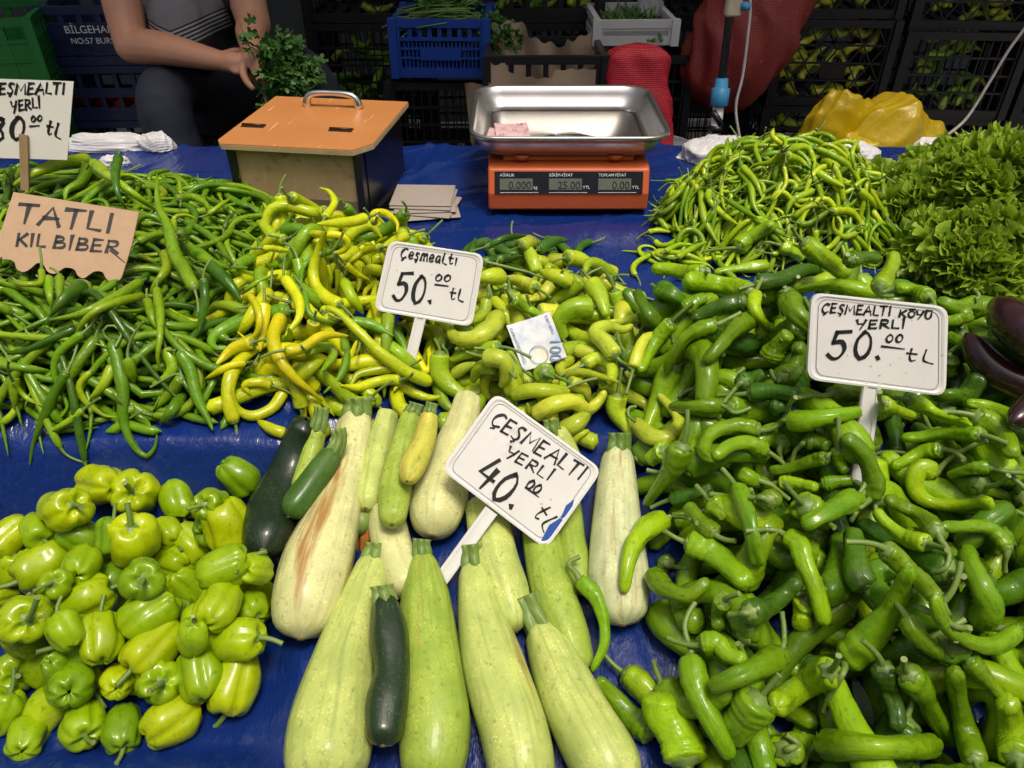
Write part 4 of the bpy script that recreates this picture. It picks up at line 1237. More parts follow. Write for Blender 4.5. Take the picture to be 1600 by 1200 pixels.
heroes('E', [
    ('G', [(650, 160), (760, 150), (880, 150)], 17), ('G', [(910, 170), (1030, 160), (1080, 220), (1090, 300)], 26, dict(ci=3)), ('G', [(920, 210), (1010, 250), (1050, 280)], 27, dict(ci=1)),
    ('G', [(890, 190), (830, 250), (720, 270), (680, 300)], 19, dict(ci=1)), ('G', [(880, 140), (830, 90), (835, 40)], 17, dict(label='thin chilli tip sticking up at the very top of the round heap')),
    ('G', [(1100, 170), (1200, 210), (1300, 270), (1360, 350), (1380, 430)], 21), ('G', [(1110, 320), (1200, 370), (1280, 410)], 25, dict(ci=3)),
    ('G', [(1330, 270), (1330, 180), (1380, 90)], 13, dict(ci=1, label='single chilli standing upright before the yellow plastic bag')), ('G', [(510, 260), (540, 170), (550, 100)], 17, dict(ci=2)),
    ('G', [(340, 320), (400, 250), (470, 250)], 17), ('G', [(160, 370), (220, 370), (250, 420)], 11, dict(ci=2)), ('G', [(50, 690), (110, 680), (190, 690)], 17),
    ('G', [(160, 810), (240, 770), (360, 770)], 17, dict(ci=1)), ('G', [(230, 850), (330, 790), (420, 750)], 21), ('G', [(620, 300), (690, 400), (710, 520), (760, 600)], 25),
    ('G', [(640, 280), (720, 370), (770, 490)], 21, dict(ci=1)), ('G', [(440, 420), (430, 480), (520, 580), (620, 650)], 23, dict(ci=3)), ('G', [(380, 430), (400, 600), (450, 700), (500, 780)], 24, dict(ci=1)),
    ('G', [(900, 280), (910, 390), (840, 490)], 14), ('G', [(1080, 350), (1120, 420), (1140, 490)], 21), ('G', [(550, 490), (640, 550), (740, 610)], 19), ('G', [(1080, 430), (960, 490), (920, 560), (910, 610)], 23, dict(ci=1)),
    ('G', [(980, 500), (1080, 490), (1130, 520)], 15, dict(ci=3)), ('G', [(1370, 430), (1440, 490), (1480, 550)], 25, dict(ci=1)), ('G', [(1200, 560), (1310, 560), (1370, 620), (1390, 700)], 25, dict(ci=3)),
    ('G', [(1350, 700), (1270, 720), (1210, 670), (1210, 590)], 21, dict(ci=1, label='chilli curled like a horseshoe low in the round heap')),
])

# ------------------------------------------------------------------ price signs
TILE.update({'1': (0, 0)})
FONT = {
    'A': (1, [[(0, 0), (.55, 1), (1, 0)], [(.2, .38), (.88, .40)]]), 'B': (.8, [[(.1, 0), (.15, 1)], [(.15, 1), (.7, .95), (.75, .7), (.2, .52)], [(.2, .52), (.9, .45), (.85, .1), (.1, 0)]]),
    'C': (.9, [[(.95, .9), (.6, 1), (.15, .7), (.05, .3), (.35, 0), (.9, .12)]]), 'c': (.7, [[(.9, .85), (.5, 1), (.1, .6), (.15, .15), (.5, 0), (.95, .15)]]),
    'E': (.8, [[(.1, 0), (.15, 1)], [(.15, 1), (.9, 1.02)], [(.12, .5), (.75, .55)], [(.1, 0), (.9, .03)]]), 'S': (.75, [[(.9, .95), (.45, 1), (.2, .75), (.6, .5), (.8, .22), (.5, 0), (.05, .08)]]),
    'M': (1.2, [[(0, 0), (.12, 1), (.5, .3), (.88, 1), (1, 0)]]), 'L': (.7, [[(.15, 1), (.1, .05), (.95, 0)]]), 'T': (.9, [[(0, 1), (1, 1.03)], [(.52, 1), (.45, 0)]]),
    'I': (.35, [[(.5, 1), (.45, 0)]]), 'Y': (.85, [[(0, 1), (.15, .5), (.75, .55)], [(.95, 1), (.75, .5), (.4, -.15)]]), 'R': (.85, [[(.1, 0), (.15, 1)], [(.15, 1), (.8, .95), (.8, .6), (.2, .48)], [(.3, .48), (1, 0)]]),
    'K': (.85, [[(.1, 0), (.15, 1)], [(.95, 1), (.18, .45)], [(.3, .55), (1, 0)]]), 'O': (.85, [[(.5, 1), (.1, .7), (.1, .25), (.5, 0), (.9, .3), (.9, .75), (.5, 1)]]), 'U': (.85, [[(.1, 1), (.1, .3), (.45, 0), (.85, .25), (.92, 1)]]),
    'G': (.9, [[(.95, .9), (.55, 1), (.1, .6), (.2, .1), (.8, .1), (.9, .45), (.55, .45)]]),
    '0': (.8, [[(.55, 1), (.15, .7), (.1, .25), (.42, 0), (.85, .25), (.92, .72), (.62, 1), (.45, .97)]]), '5': (.95, [[(1, 1), (.35, .97)], [(.35, .97), (.2, .6)], [(.2, .58), (.62, .62), (.78, .35), (.55, .05), (.25, 0), (0, .15)]]),
    '4': (.9, [[(.55, 1), (.1, .42), (.95, .36)], [(.8, .7), (.62, 0)]]), '8': (.8, [[(.8, .9), (.4, 1), (.2, .75), (.7, .4), (.8, .12), (.45, 0), (.15, .2), (.45, .5), (.85, .8), (.7, .98)]]),
    '1': (.4, [[(.1, .75), (.55, 1), (.5, 0)]]), '.': (.3, [[(.3, .06), (.45, .0)]]), 't': (.75, [[(.35, 1), (.3, .3), (.5, 0), (.8, .1)], [(0, .62), (.85, .6)]]), 'l': (.75, [[(.25, 1), (.15, .2), (.45, 0), (1, -.1)]]),
    'e': (.75, [[(.1, .3), (.8, .4), (.7, .7), (.35, .7), (.1, .3), (.4, 0), (.9, .1)]]), 's': (.65, [[(.8, .65), (.4, .7), (.25, .5), (.65, .3), (.6, .05), (.1, .02)]]), 'm': (1.1, [[(.05, 0), (.1, .65)], [(.1, .5), (.35, .7), (.5, .0)], [(.5, .45), (.75, .7), (.95, 0)]]),
    'a': (.8, [[(.75, .65), (.3, .65), (.1, .25), (.4, 0), (.75, .35), (.78, .65), (.9, 0)]]), 'x': (.4, [[(.4, .65), (.5, 0)]]), ' ': (.5, []),
}
SMOOTH = set('CSRBOUG058cesatlm')
DOT = {'Ç': ('C', 'ced'), 'Ş': ('S', 'ced'), 'İ': ('I', 'dot'), 'Ö': ('O', 'bar'), 'Ü': ('U', 'bar'), 'ş': ('s', 'ced')}


def strokes(text, a, b, h):
    """pen strokes, in picture measure, of a hand written line from a to b"""
    a, b = np.array(a, float), np.array(b, float)
    dx = (b - a) / np.linalg.norm(b - a); up = np.array([dx[1], -dx[0]])
    if up[1] > 0: up = -up
    g = .22
    ws = [FONT[DOT.get(c, (c,))[0]][0] + g for c in text]
    k = np.linalg.norm(b - a) / (sum(ws) - g)
    x = 0; out = []
    for c, w in zip(text, ws):
        base, mk = DOT.get(c, (c, None))
        cw = w - g
        jit = rng.normal(0, .03, 2)
        sl = .10
        ln = [list(s) for s in FONT[base][1]]
        if mk == 'ced': ln.append([(.5, 0), (.55, -.12), (.35, -.22)])
        if mk == 'dot': ln.append([(.35, 1.18), (.7, 1.2)])
        if mk == 'bar': ln.append([(.1, 1.2), (.9, 1.22)])
        for s in ln:
            q = np.array([a + dx * (x + (p[0] + jit[0]) * cw) * k + up * h * (p[1] + jit[1]) + dx * sl * h * p[1] for p in s])
            if base in SMOOTH and len(q) > 2: q = catmull(q, 14)
            out.append(q)
        x += w
    return out


def lerp(a, b, t): return a + (b - a) * t


def rounded(C4, rad):
    out = []
    for i in range(4):
        p, q, n = C4[i], C4[i - 1], C4[(i + 1) % 4]
        a = p + (q - p) / np.linalg.norm(q - p) * rad; b = p + (n - p) / np.linalg.norm(n - p) * rad
        for t in np.linspace(0, 1, 6): out.append((1 - t) ** 2 * a + 2 * t * (1 - t) * p + t * t * b)
    return np.array(out)


def prism(mb, poly, n, th):
    k = len(poly); back = poly - n * th
    mb.add(list(poly) + list(back), [tuple(range(k)), tuple(range(2 * k - 1, k - 1, -1))] + [(i, i + k, (i + 1) % k + k, (i + 1) % k) for i in range(k)])


m, nt, p = new_mat('dirty_white_plastic')
tcn = nt.nodes.new('ShaderNodeTexCoord').outputs['Object']
c = mixc(nt, noise(nt, tcn, 25, 4), (.66, .65, .62), (.80, .79, .77))
c = mixc(nt, ramp(nt, noise(nt, tcn, 14, 6, .75), .60, .78), c, (.46, .38, .28))
c = mixc(nt, ramp(nt, noise(nt, tcn, 160, 2), .70, .76), c, (.40, .38, .35))
nt.links.new(c, p.inputs['Base Color']); p.inputs['Roughness'].default_value = .4
M['sign_white'] = m
M['sign_paper'] = simple('stained_paper', (.70, .68, .62), .7, nscale=12, var=.10)
M['card'] = simple('brown_cardboard', (.42, .28, .17), .85, nscale=60, var=.12, bmp=.1)
M['greyline'] = simple('grey_line', (.16, .15, .15), .5)
M['ink'] = simple('black_marker_ink', (.012, .012, .012), .45)
M['blue_print'] = simple('blue_print', (.02, .08, .36), .5)


def sign(name, label, cat, corners, base, tilt, yaw, lines, mat, rim=True, stick=None, stick_mat=None, deep=.03, rad=.012, th=.004, edge=None, front_stick=False, extra=None):
    d = ray(*base); t = hit(*base)
    P0 = EYE + d * t + d / np.linalg.norm(d) * deep
    n = np.array([math.sin(yaw) * math.cos(tilt), -math.cos(yaw) * math.cos(tilt), math.sin(tilt)])
    pl = lambda q: at_plane(q[0], q[1], P0, n)
    root = empty(name, P0)
    tag(root, label, cat)
    C4 = np.array([pl(c) for c in corners]) - P0
    cen = C4.mean(0)
    poly = rounded(C4, rad) if edge is None else np.array([pl(c) - P0 for c in edge])
    if np.cross(poly[1] - poly[0], poly[len(poly) // 2] - poly[0]) @ n < 0: poly = poly[::-1]
    mb = MB(); prism(mb, poly, n, th); mb.build('board', mat, root)
    if rim:
        k = len(poly)
        w = .0028
        inn = np.array([cen + (p - cen) * (1 - w / (np.linalg.norm(p - cen))) for p in poly])
        inn2 = np.array([cen + (p - cen) * (1 - 2.0 * w / (np.linalg.norm(p - cen))) for p in poly])
        out2 = np.array([cen + (p - cen) * (1 + .001 / (np.linalg.norm(p - cen))) for p in poly])
        m2 = MB()
        rings = [out2 - n * (th + .001), out2 + n * .0010, inn + n * .0014, inn2 + n * .0003]
        V = np.vstack(rings)
        F = [(i + j * k, (i + 1) % k + j * k, (i + 1) % k + (j + 1) * k, i + (j + 1) * k) for j in range(3) for i in range(k)]
        m2.add(V, F); m2.build('rim', mat, root)
    if rim:      # thin printed line just inside the rim
        k = len(poly); m4 = MB()
        la = np.array([cen + (p_ - cen) * (1 - .0085 / np.linalg.norm(p_ - cen)) for p_ in poly]) + n * .0006
        lb_ = np.array([cen + (p_ - cen) * (1 - .0092 / np.linalg.norm(p_ - cen)) for p_ in poly]) + n * .0006
        m4.add(np.vstack([la, lb_]), [(i, (i + 1) % k, (i + 1) % k + k, i + k) for i in range(k)]); m4.build('printed_border', M['greyline'], root)
    mb = MB()
    for item in lines:
        tile, txt, a, b, h, w = item
        (a, b) = px(tile, [a, b])
        if txt == '-': ss = [np.array([a, b])]
        else: ss = strokes(txt, a, b, h / 4)
        for q in ss:
            Q = np.array([pl(p) for p in q]) - P0
            ww = w / 4 * np.linalg.norm(P0 - EYE) / FPX
            T = np.gradient(Q, axis=0); T /= np.linalg.norm(T, axis=1)[:, None] + 1e-9
            Sd = np.cross(T, n)
            tp = np.linspace(0, 1, len(Q))[:, None]
            wv = ww / 2 * (1 - .35 * tp + .22 * np.sin(tp * 9 + rng.uniform(0, 6)))
            z = n * (.0007 if not rim else .0008)
            Q[0] -= T[0] * ww * .35; Q[-1] += T[-1] * ww * .35
            A_, B_ = Q + Sd * wv + z, Q - Sd * wv + z
            k = len(Q)
            mb.add(np.vstack([A_, B_]), [(i, i + 1, i + 1 + k, i + k) for i in range(k - 1)])
    mb.build('lettering', M['ink'], root)
    if stick:
        (a, b, w) = stick
        A3, B3 = pl(a) - P0, pl(b) - P0
        ww = w * np.linalg.norm(P0 - EYE) / FPX
        off = n * (.0042 if front_stick else -.003)
        dirv = (B3 - A3) / np.linalg.norm(B3 - A3)
        mb = MB(); mb.bar(A3 + off, B3 + off + dirv * .02, ww, .005, up=tuple(n))
        st = mb.build('stick', stick_mat or mat, root)
        if rim:
            sd_ = np.cross(dirv, n)
            for sg in (-1, 1):
                m3 = MB(); m3.bar(A3 + off + n * .0032 + sd_ * sg * ww * .36, B3 + off + n * .0032 + dirv * .02 + sd_ * sg * ww * .36, ww * .2, .0014, up=tuple(n)); m3.build('stick_ridge', mat, st)
    if extra:
        for poly_px, em in extra:
            Q = np.array([pl(p) for p in poly_px]) - P0 + n * .0009
            MB().add(Q, [tuple(range(len(Q)))]).build('printed_stripe', em, root)
    return root


sign('price_sign', 'white plastic sign reading 40.00 leaning over the zucchini, blue striped corner', 'sign', [(775, 614), (940, 734), (853, 857), (690, 733)], (735, 865), R(38), R(6), [
    ('N', 'ÇEŞMEALTI', (500, 725), (1065, 1080), 92, 17), ('N', 'YERLİ', (590, 925), (870, 1085), 66, 14), ('N', '40.', (372, 1100), (650, 1265), 205, 30),
    ('N', '00', (722, 1120), (800, 1170), 62, 16), ('N', '-', (725, 1125), (805, 1185), 0, 14), ('N', 'tl', (770, 1285), (850, 1400), 110, 14)],
    M['sign_white'], stick=((768, 798), (704, 886), 22), deep=-.03, rad=.014,
    extra=[([(897, 780), (892, 802), (875, 812), (884, 790)], M['blue_print']), ([(874, 810), (880, 812), (868, 836), (850, 847), (845, 845), (858, 820)], M['blue_print'])])
sign('price_sign', 'small white plastic sign reading 50.00 on a stick among yellow and pale peppers', 'sign', [(609, 376), (756, 398), (737, 510), (585, 484)], (642, 562), R(28), R(2), [
    ('K', 'Çeşmealtx', (1225, 492), (1575, 535), 62, 13), ('K', '50.', (1175, 755), (1425, 770), 175, 24), ('K', '00', (1440, 636), (1535, 640), 40, 12), ('K', '-', (1440, 658), (1520, 668), 0, 12), ('M', 'tl', (245, 470), (335, 478), 70, 12)],
    M['sign_white'], stick=((658, 492), (640, 566), 17), deep=.02, rad=.014)
sign('price_sign', 'large white plastic sign reading 50.00 on a stick in the green peppers', 'sign', [(1269, 458), (1480, 480), (1476, 618), (1262, 592)], (1342, 758), R(24), R(-3), [
    ('H', 'ÇEŞMEALTI', (335, 592), (765, 612), 56, 12), ('H', 'KÖYÜ', (815, 618), (1020, 632), 42, 12), ('H', 'YERLİ', (550, 688), (855, 690), 50, 13), ('H', '50.', (370, 880), (710, 882), 170, 24),
    ('H', '00', (735, 778), (840, 778), 48, 12), ('H', '-', (710, 803), (850, 820), 0, 11), ('H', 'tl', (860, 890), (1030, 905), 75, 11)],
    M['sign_white'], stick=((1364, 598), (1341, 762), 25), deep=.035, rad=.014)
sc_edge = [(21, 300), (217, 331)] + [tuple(q) for q in catmull([(217, 331), (205, 385), (190, 433)], 5)[1:]] + [tuple(q) for q in catmull(
    [(186, 438), (174, 441), (165, 434), (160, 425), (148, 424), (138, 430), (130, 435), (121, 430), (116, 421), (102, 418), (92, 424), (84, 428), (74, 424), (68, 414), (58, 411), (47, 420), (36, 425), (26, 420), (22, 409), (10, 405), (0, 408), (-8, 414), (-20, 410)], 60)] + [(2, 360)]
sign('cardboard_sign', 'brown scalloped cardboard piece lettered TATLI KIL BIBER on the thin green peppers', 'sign', [(21, 300), (217, 331), (182, 440), (-20, 410)], (120, 425), R(55), R(6), [
    ('I', 'TATLI', (100, 430), (700, 492), 112, 26), ('I', 'KIL', (100, 578), (280, 582), 75, 18), ('I', 'BİBER', (330, 588), (735, 622), 72, 18), ('I', '-', (690, 605), (780, 682), 0, 9)],
    M['card'], rim=False, deep=-.035, th=.002, edge=sc_edge)
sign('paper_sign', 'white paper sign reading 80.00 on a wooden stick at the heap top', 'sign', [(-30, 122), (115, 127), (105, 250), (-34, 246)], (42, 275), R(14), R(4), [
    ('1', 'ÇEŞMEALTI', (-60, 588), (405, 585), 65, 13), ('1', 'YERLİ', (75, 700), (255, 668), 60, 12), ('1', '80', (-50, 890), (155, 870), 140, 22), ('1', '00', (195, 762), (265, 755), 34, 11), ('1', '-', (188, 790), (245, 785), 0, 11), ('1', 'tl', (285, 845), (380, 855), 85, 13)],
    M['sign_paper'], rim=False, deep=.0, rad=.002, th=.0012, stick=((39, 210), (41, 280), 10), stick_mat=M['wood'], front_stick=True)

# ------------------------------------------------------------------ lettuce
def leaf_mesh(seed):
    """a frilled leaf end: a fan whose rim is longer than its radius and so buckles into ruffles"""
    g = np.random.default_rng(seed)
    ns, nt_ = 7, 100
    s = np.linspace(0, 1, ns)[:, None]; a = np.linspace(-1.15, 1.15, nt_)[None, :]
    L = .046 * g.uniform(.85, 1.15)
    ph = g.uniform(0, 6.28, 8)
    rr = L * s * (1 + s * (.12 * np.sin(a * 5 + ph[0]) + .03 * np.sin(a * 14 + ph[1])))
    x = rr * np.sin(a) * 1.1; y = rr * np.cos(a)
    e = s ** 1.7
    z = e * (.0105 * np.sin(a * 12 + ph[2]) + .0065 * np.sin(a * 27 + ph[3] + s) + .003 * np.sin(a * 53 + ph[4]))
    x = x + e * .0045 * np.cos(a * 25 + ph[5]); y = y + e * .005 * np.sin(a * 27 + ph[7])
    V = np.stack([x, y, z], -1).reshape(-1, 3)
    return mesh_quads('leaf', V, grid_faces(ns, nt_, False), True, V, (s + 0 * a).ravel())


def lettuce_mat():
    m, nt, p = new_mat('lettuce_leaf')
    oi = nt.nodes.new('ShaderNodeObjectInfo'); sa = nd(nt, 'ShaderNodeAttribute', attribute_name='s')
    tcn = nt.nodes.new('ShaderNodeTexCoord').outputs['Object']
    f = noise(nt, tcn, 90, 3)
    c = mixc(nt, ramp(nt, f, .3, .7), (.14, .30, .012), (.25, .44, .016))
    c = mixc(nt, ramp(nt, oi.outputs['Random'], .2, 1.0), c, (.34, .50, .022))
    c = mixc(nt, ramp(nt, sa.outputs['Fac'], .80, 1.0), c, (.42, .56, .06))
    nt.links.new(c, p.inputs['Base Color'])
    p.inputs['Roughness'].default_value = .42
    bump(nt, p, noise(nt, tcn, 160, 3), .5, .003)
    tr = nt.nodes.new('ShaderNodeBsdfTranslucent'); nt.links.new(c, tr.inputs[0])
    ms = nt.nodes.new('ShaderNodeMixShader'); ms.inputs[0].default_value = .42
    nt.links.new(p.outputs[0], ms.inputs[1]); nt.links.new(tr.outputs[0], ms.inputs[2])
    nt.links.new(ms.outputs[0], nt.nodes['Material Output'].inputs[0])
    return m


M['lettuce'] = lettuce_mat()
leafs = [leaf_mesh(100 + i) for i in range(10)]
for lm in leafs: lm.materials.append(M['lettuce'])
heads = [((.80, 1.48, 0.810), 'frilly lettuce head at the left foot of the mound, by the chillies'), ((.86, 1.30, 0.810), 'frilly lettuce head lowest in front, above the green peppers'), ((1.04, 1.26, 0.810), 'frilly lettuce head in front beside the eggplants'),
         ((.93, 1.56, 0.830), 'frilly lettuce head at the rear of the mound'), ((1.18, 1.42, 0.830), 'frilly lettuce head at the far side of the mound'), ((.93, 1.40, 0.900), 'bright frilly lettuce head on top of the mound'), ((1.08, 1.42, 0.910), 'frilly lettuce head highest on the mound at the picture edge')]
for k, (hp, lb) in enumerate(heads):
    root = empty('lettuce', hp)
    tag(root, lb, 'lettuce', 'heads of curly lettuce in one mound')
    cen = np.array([.97, 1.42, .80])
    outw = np.array(hp) - cen + np.array([0, 0, .10])
    outw /= np.linalg.norm(outw)
    for i in range(185):
        while True:
            d = rng.normal(0, 1, 3); d /= np.linalg.norm(d)
            if d @ outw > -.2 and d[2] > -.4: break
        o = link('leaf', leafs[rng.integers(10)], None, root)
        q = Vector(d).to_track_quat('Y', 'Z')
        o.rotation_mode = 'QUATERNION'
        o.rotation_quaternion = q @ Matrix.Rotation(rng.uniform(0, 6.28), 3, 'Y').to_quaternion()
        o.scale = (1, 1, 1)
        sc_ = rng.uniform(.8, 1.1)
        o.scale = (sc_,) * 3
        o.rotation_quaternion = o.rotation_quaternion @ Matrix.Rotation(rng.normal(0, .22), 3, 'X').to_quaternion()
        o.location = tuple(d * rng.uniform(.055, .10))

# ------------------------------------------------------------------ eggplants
M['eggplant'] = simple('eggplant_skin', (.030, .010, .012), .26, nscale=25, var=.4, coat=.3)
for pts, rad, lb in [([(1508, 520), (1545, 570), (1600, 600), (1660, 610)], [14, 25, 27, 24], 'dark eggplant lying lowest at the picture edge'),
                     ([(1555, 470), (1580, 500), (1620, 530), (1680, 560)], [18, 32, 35, 24], 'big purple eggplant on top below the lettuce'),
                     ([(1580, 660), (1612, 640), (1650, 630)], [12, 26, 30], 'brownish eggplant cut off by the picture edge')]:
    uv = catmull(np.column_stack([pts, rad]), 30)
    P, rw = settle(uv[:, :2], uv[:, 2], 2, 70)
    s = np.linspace(0, 1, 30)
    rr = rw * np.sqrt(np.clip(1 - (1 - np.clip(s / .2, 0, 1)) ** 2, .003, 1)) * np.sqrt(np.clip(1 - np.clip((s - .8) / .2, 0, 1) ** 2, .003, 1))
    V, F, tc, sv = loft(P, rr, 22)
    o = link('eggplant', mesh_quads('eggplant', V - P[15], F), M['eggplant'], None, P[15]); stamp(P, rr)
    tag(o, lb, 'eggplant', 'eggplants beside the lettuce')
    MB().tube(np.array([P[-1], P[-1] + (P[-1] - P[-4]) * .6 + np.array([0, 0, .01])]) - P[15], [.012, .006], 8).build('stalk', M['stem'], o, True)

# ------------------------------------------------------------------ cash box
m, nt, p = new_mat('worn_orange_laminate')
tcn = nt.nodes.new('ShaderNodeTexCoord').outputs['Object']
c = mixc(nt, noise(nt, tcn, 7, 4), (.44, .17, .05), (.58, .24, .07))
c = mixc(nt, ramp(nt, noise(nt, tcn, 30, 6, .8), .58, .80), c, (.34, .17, .07))
mpw = nd(nt, 'ShaderNodeMapping'); mpw.inputs['Scale'].default_value = (1, .06, 1); mpw.inputs['Rotation'].default_value = (0, 0, .9); nt.links.new(tcn, mpw.inputs['Vector'])
c = mixc(nt, ramp(nt, noise(nt, mpw.outputs[0], 160, 2), .68, .74), c, (.75, .50, .30))
nt.links.new(c, p.inputs['Base Color']); p.inputs['Roughness'].default_value = .36
M['orange_top'] = m
m, nt, p = new_mat('dirty_plywood')
tcn = nt.nodes.new('ShaderNodeTexCoord').outputs['Object']
c = mixc(nt, noise(nt, tcn, 14, 4), (.34, .22, .11), (.55, .38, .20))
c = mixc(nt, ramp(nt, noise(nt, tcn, 26, 6, .8), .55, .75), c, (.12, .075, .04))
mpw = nd(nt, 'ShaderNodeMapping'); mpw.inputs['Scale'].default_value = (1, 1, .1); nt.links.new(tcn, mpw.inputs['Vector'])
c = mixc(nt, ramp(nt, noise(nt, mpw.outputs[0], 90, 3), .6, .8), c, (.50, .38, .24))
nt.links.new(c, p.inputs['Base Color']); p.inputs['Roughness'].default_value = .5
M['ply'] = m
M['black'] = simple('black_paint', (.012, .012, .014), .3)
M['chrome'] = simple('chrome', (.75, .75, .74), .18, 1.0, var=.05)
M['pale_edge'] = simple('pale_wood_edge', (.48, .36, .20), .6)
M['hinge'] = simple('brown_hinge', (.06, .035, .025), .4, .6)
bx = empty('cash_box', (-.425, 1.70, .80), R(-8))
tag(bx, 'plywood cash box with orange lid and chrome handle on the tarp', 'box')
bw, bd, bh = .285, .31, .15
m_ = MB(); m_.box((0, -bd / 2 + .006, bh / 2), (bw - .03, .010, bh - .004)); m_.build('front_panel', M['ply'], bx)
for sx in (-1, 1):
    MB().box((sx * (bw / 2 - .008), -bd / 2 + .004, bh / 2), (.016, .022, bh)).build('corner_strip', M['black'], bx)
    MB().box((sx * (bw / 2 - .004), .012, bh / 2), (.008, bd - .03, bh - .002)).build('side_panel', M['black'], bx)
MB().box((0, bd / 2 - .004, bh / 2), (bw - .018, .008, bh - .004)).build('back_panel', M['ply'], bx)
MB().box((0, 0, .004), (bw - .02, bd - .03, .008)).build('bottom_panel', M['ply'], bx)
lid_poly = [(-bw / 2 - .02, -bd / 2 - .012 + .02), (-bw / 2 - .004, -bd / 2 - .014), (bw / 2 - .012, -bd / 2 - .014), (bw / 2 + .018, -bd / 2 + .03), (bw / 2 + .018, bd / 2 + .008), (-bw / 2 - .02, bd / 2 + .008)]
lid_poly = np.array([(a, b, 0) for a, b in lid_poly])
m_ = MB(); prism(m_, lid_poly + [0, 0, bh + .014], np.array([0, 0, 1.]), .012)
lid = m_.build('lid', M['orange_top'], bx)
m_ = MB(); prism(m_, lid_poly * [1.004, 1.004, 1] + [0, 0, bh + .0118], np.array([0, 0, 1.]), .0095); m_.build('lid_edge', M['pale_edge'], lid)
hz = bh + .014
hp_ = catmull([(-.062, .10, hz), (-.055, .10, hz + .022), (-.03, .10, hz + .030), (.03, .10, hz + .030), (.055, .10, hz + .022), (.062, .10, hz)], 22)
MB().tube(hp_, np.interp(np.linspace(0, 1, 22), [0, .15, .5, .85, 1], [.011, .008, .006, .008, .011]), 10).build('handle', M['chrome'], bx, True)
for hx in (-.125, .07):
    MB().box((hx, -.055, hz + .001), (.05, .02, .002)).build('hinge', M['hinge'], bx)
    MB().tube([(hx - .025, -.055, hz + .003), (hx + .025, -.055, hz + .003)], .003, 8).build('hinge_pin', M['hinge'], bx, True)
MB().box((0, -bd / 2 - .0005, .024), (bw - .034, .002, .05)).build('tape_strip', simple('brown_tape', (.20, .15, .09), .12, nscale=30, var=.4), bx)
MB().box((-.16, .0, .003), (.06, .26, .006)).build('base_board', M['black'], bx)

# grey price cards and papers
M['greycard'] = simple('grey_card', (.33, .28, .24), .8, nscale=50, var=.1)
for i in range(5):
    c0 = atz(662 + i * 1.5, 318 + i * 2.2, .802)
    me = MB().box((0, 0, 0), (.135, .115, .004), bev=.002)
    o = me.build('price_card', M['greycard']); o.location = (c0[0], c0[1], .8215 - i * .0046); o.rotation_euler = (0, 0, R(-2 + 3 * i * (-1) ** i))
    tag(o, 'blank grey card in the small pile beside the cash box' if i else 'top blank grey card on the small pile beside the cash box', 'card', 'blank cards beside the cash box')
c0 = atz(608, 312, .81)
o = MB().box((0, 0, .01), (.012, .13, .02)).build('folded_wallet', M['black']); o.location = (c0[0], c0[1], .802); o.rotation_euler = (0, 0, R(-12))
tag(o, 'slim black folder standing between cash box and grey cards', 'folder')

# ------------------------------------------------------------------ electronic scale
M['scale_orange'] = simple('orange_plastic', (.60, .115, .03), .42, nscale=20, var=.08)
M['display'] = simple('black_display', (.012, .015, .022), .15)
M['lcd'] = simple('lcd_glass', (.13, .145, .115), .2)
M['steel_pan'] = simple('stainless_pan', (.50, .48, .46), .30, .95, nscale=14, var=.18)
M['white_print'] = simple('white_print', (.75, .78, .8), .5)
M['lcd_ink'] = simple('lcd_digits', (.02, .025, .02), .4)
scl = empty('weighing_scale', (.121, 1.72, .80))
tag(scl, 'orange electronic weighing scale with a steel pan on the tarp', 'scale')
prof = [(-.150, .012), (-.152, .05), (-.135, .098), (-.12, .105), (.15, .105), (.155, .05), (.15, .012)]
mb = MB(); w2 = .172
V = [(-w2, a, b) for a, b in prof] + [(w2, a, b) for a, b in prof]; k = len(prof)
mb.add(V, [tuple(range(k)), tuple(range(2 * k - 1, k - 1, -1))] + [(i, i + k, (i + 1) % k + k, (i + 1) % k) for i in range(k)])
hs = mb.build('housing', M['scale_orange'], scl)
bv = hs.modifiers.new('bevel', 'BEVEL'); bv.width = .005; bv.segments = 3
MB().box((0, .0, .112), (.28, .22, .014), bev=.004).build('top_plate', M['scale_orange'], scl)
for sx in (-.10, .10): MB().tube([(sx, -.105, .112), (sx, -.105, .121)], .018, 14).build('pan_support', M['scale_orange'], scl, True)
for sx in (-.13, .13): MB().tube([(sx, -.12, 0), (sx, -.12, .014)], .014, 12).build('foot', M['black'], scl, True)
def fpt(x, z, off=0):      # on the sloping front
    t = (z - .05) / (.098 - .05)
    nrm = Vector((0, -.942, .335))
    return Vector((x, -.152 + t * .017, z)) + nrm * off
q = [fpt(-.158, .047, .0015), fpt(.158, .047, .0015), fpt(.158, .093, .0015), fpt(-.158, .093, .0015)]
q = [fpt(-.158, .0500, .0015), fpt(.158, .0500, .0015), fpt(.158, .0935, .0015), fpt(-.158, .0935, .0015)]
dp = MB().add([tuple(a) for a in q] + [tuple(a - Vector((0, -.942, .335)) * .003) for a in q], [(0, 1, 2, 3), (0, 4, 5, 1), (1, 5, 6, 2), (2, 6, 7, 3), (3, 7, 4, 0)]).build('display_panel', M['display'], scl)


def text(body, loc, size, mat, parent, rot=(R(90), 0, 0), align='LEFT', name='lettering', ext=.0002):
    cu = bpy.data.curves.new(name, 'FONT'); cu.body = body; cu.size = size; cu.align_x = align; cu.extrude = ext
    cu.materials.append(mat)
    o = bpy.data.objects.new(name, cu); col.objects.link(o)
    dg = bpy.context.evaluated_depsgraph_get(); dg.update()
    me = bpy.data.meshes.new_from_object(o.evaluated_get(dg)); bpy.data.objects.remove(o)
    o = bpy.data.objects.new(name, me); col.objects.link(o); o.parent = parent; o.location = loc; o.rotation_euler = rot
    return o


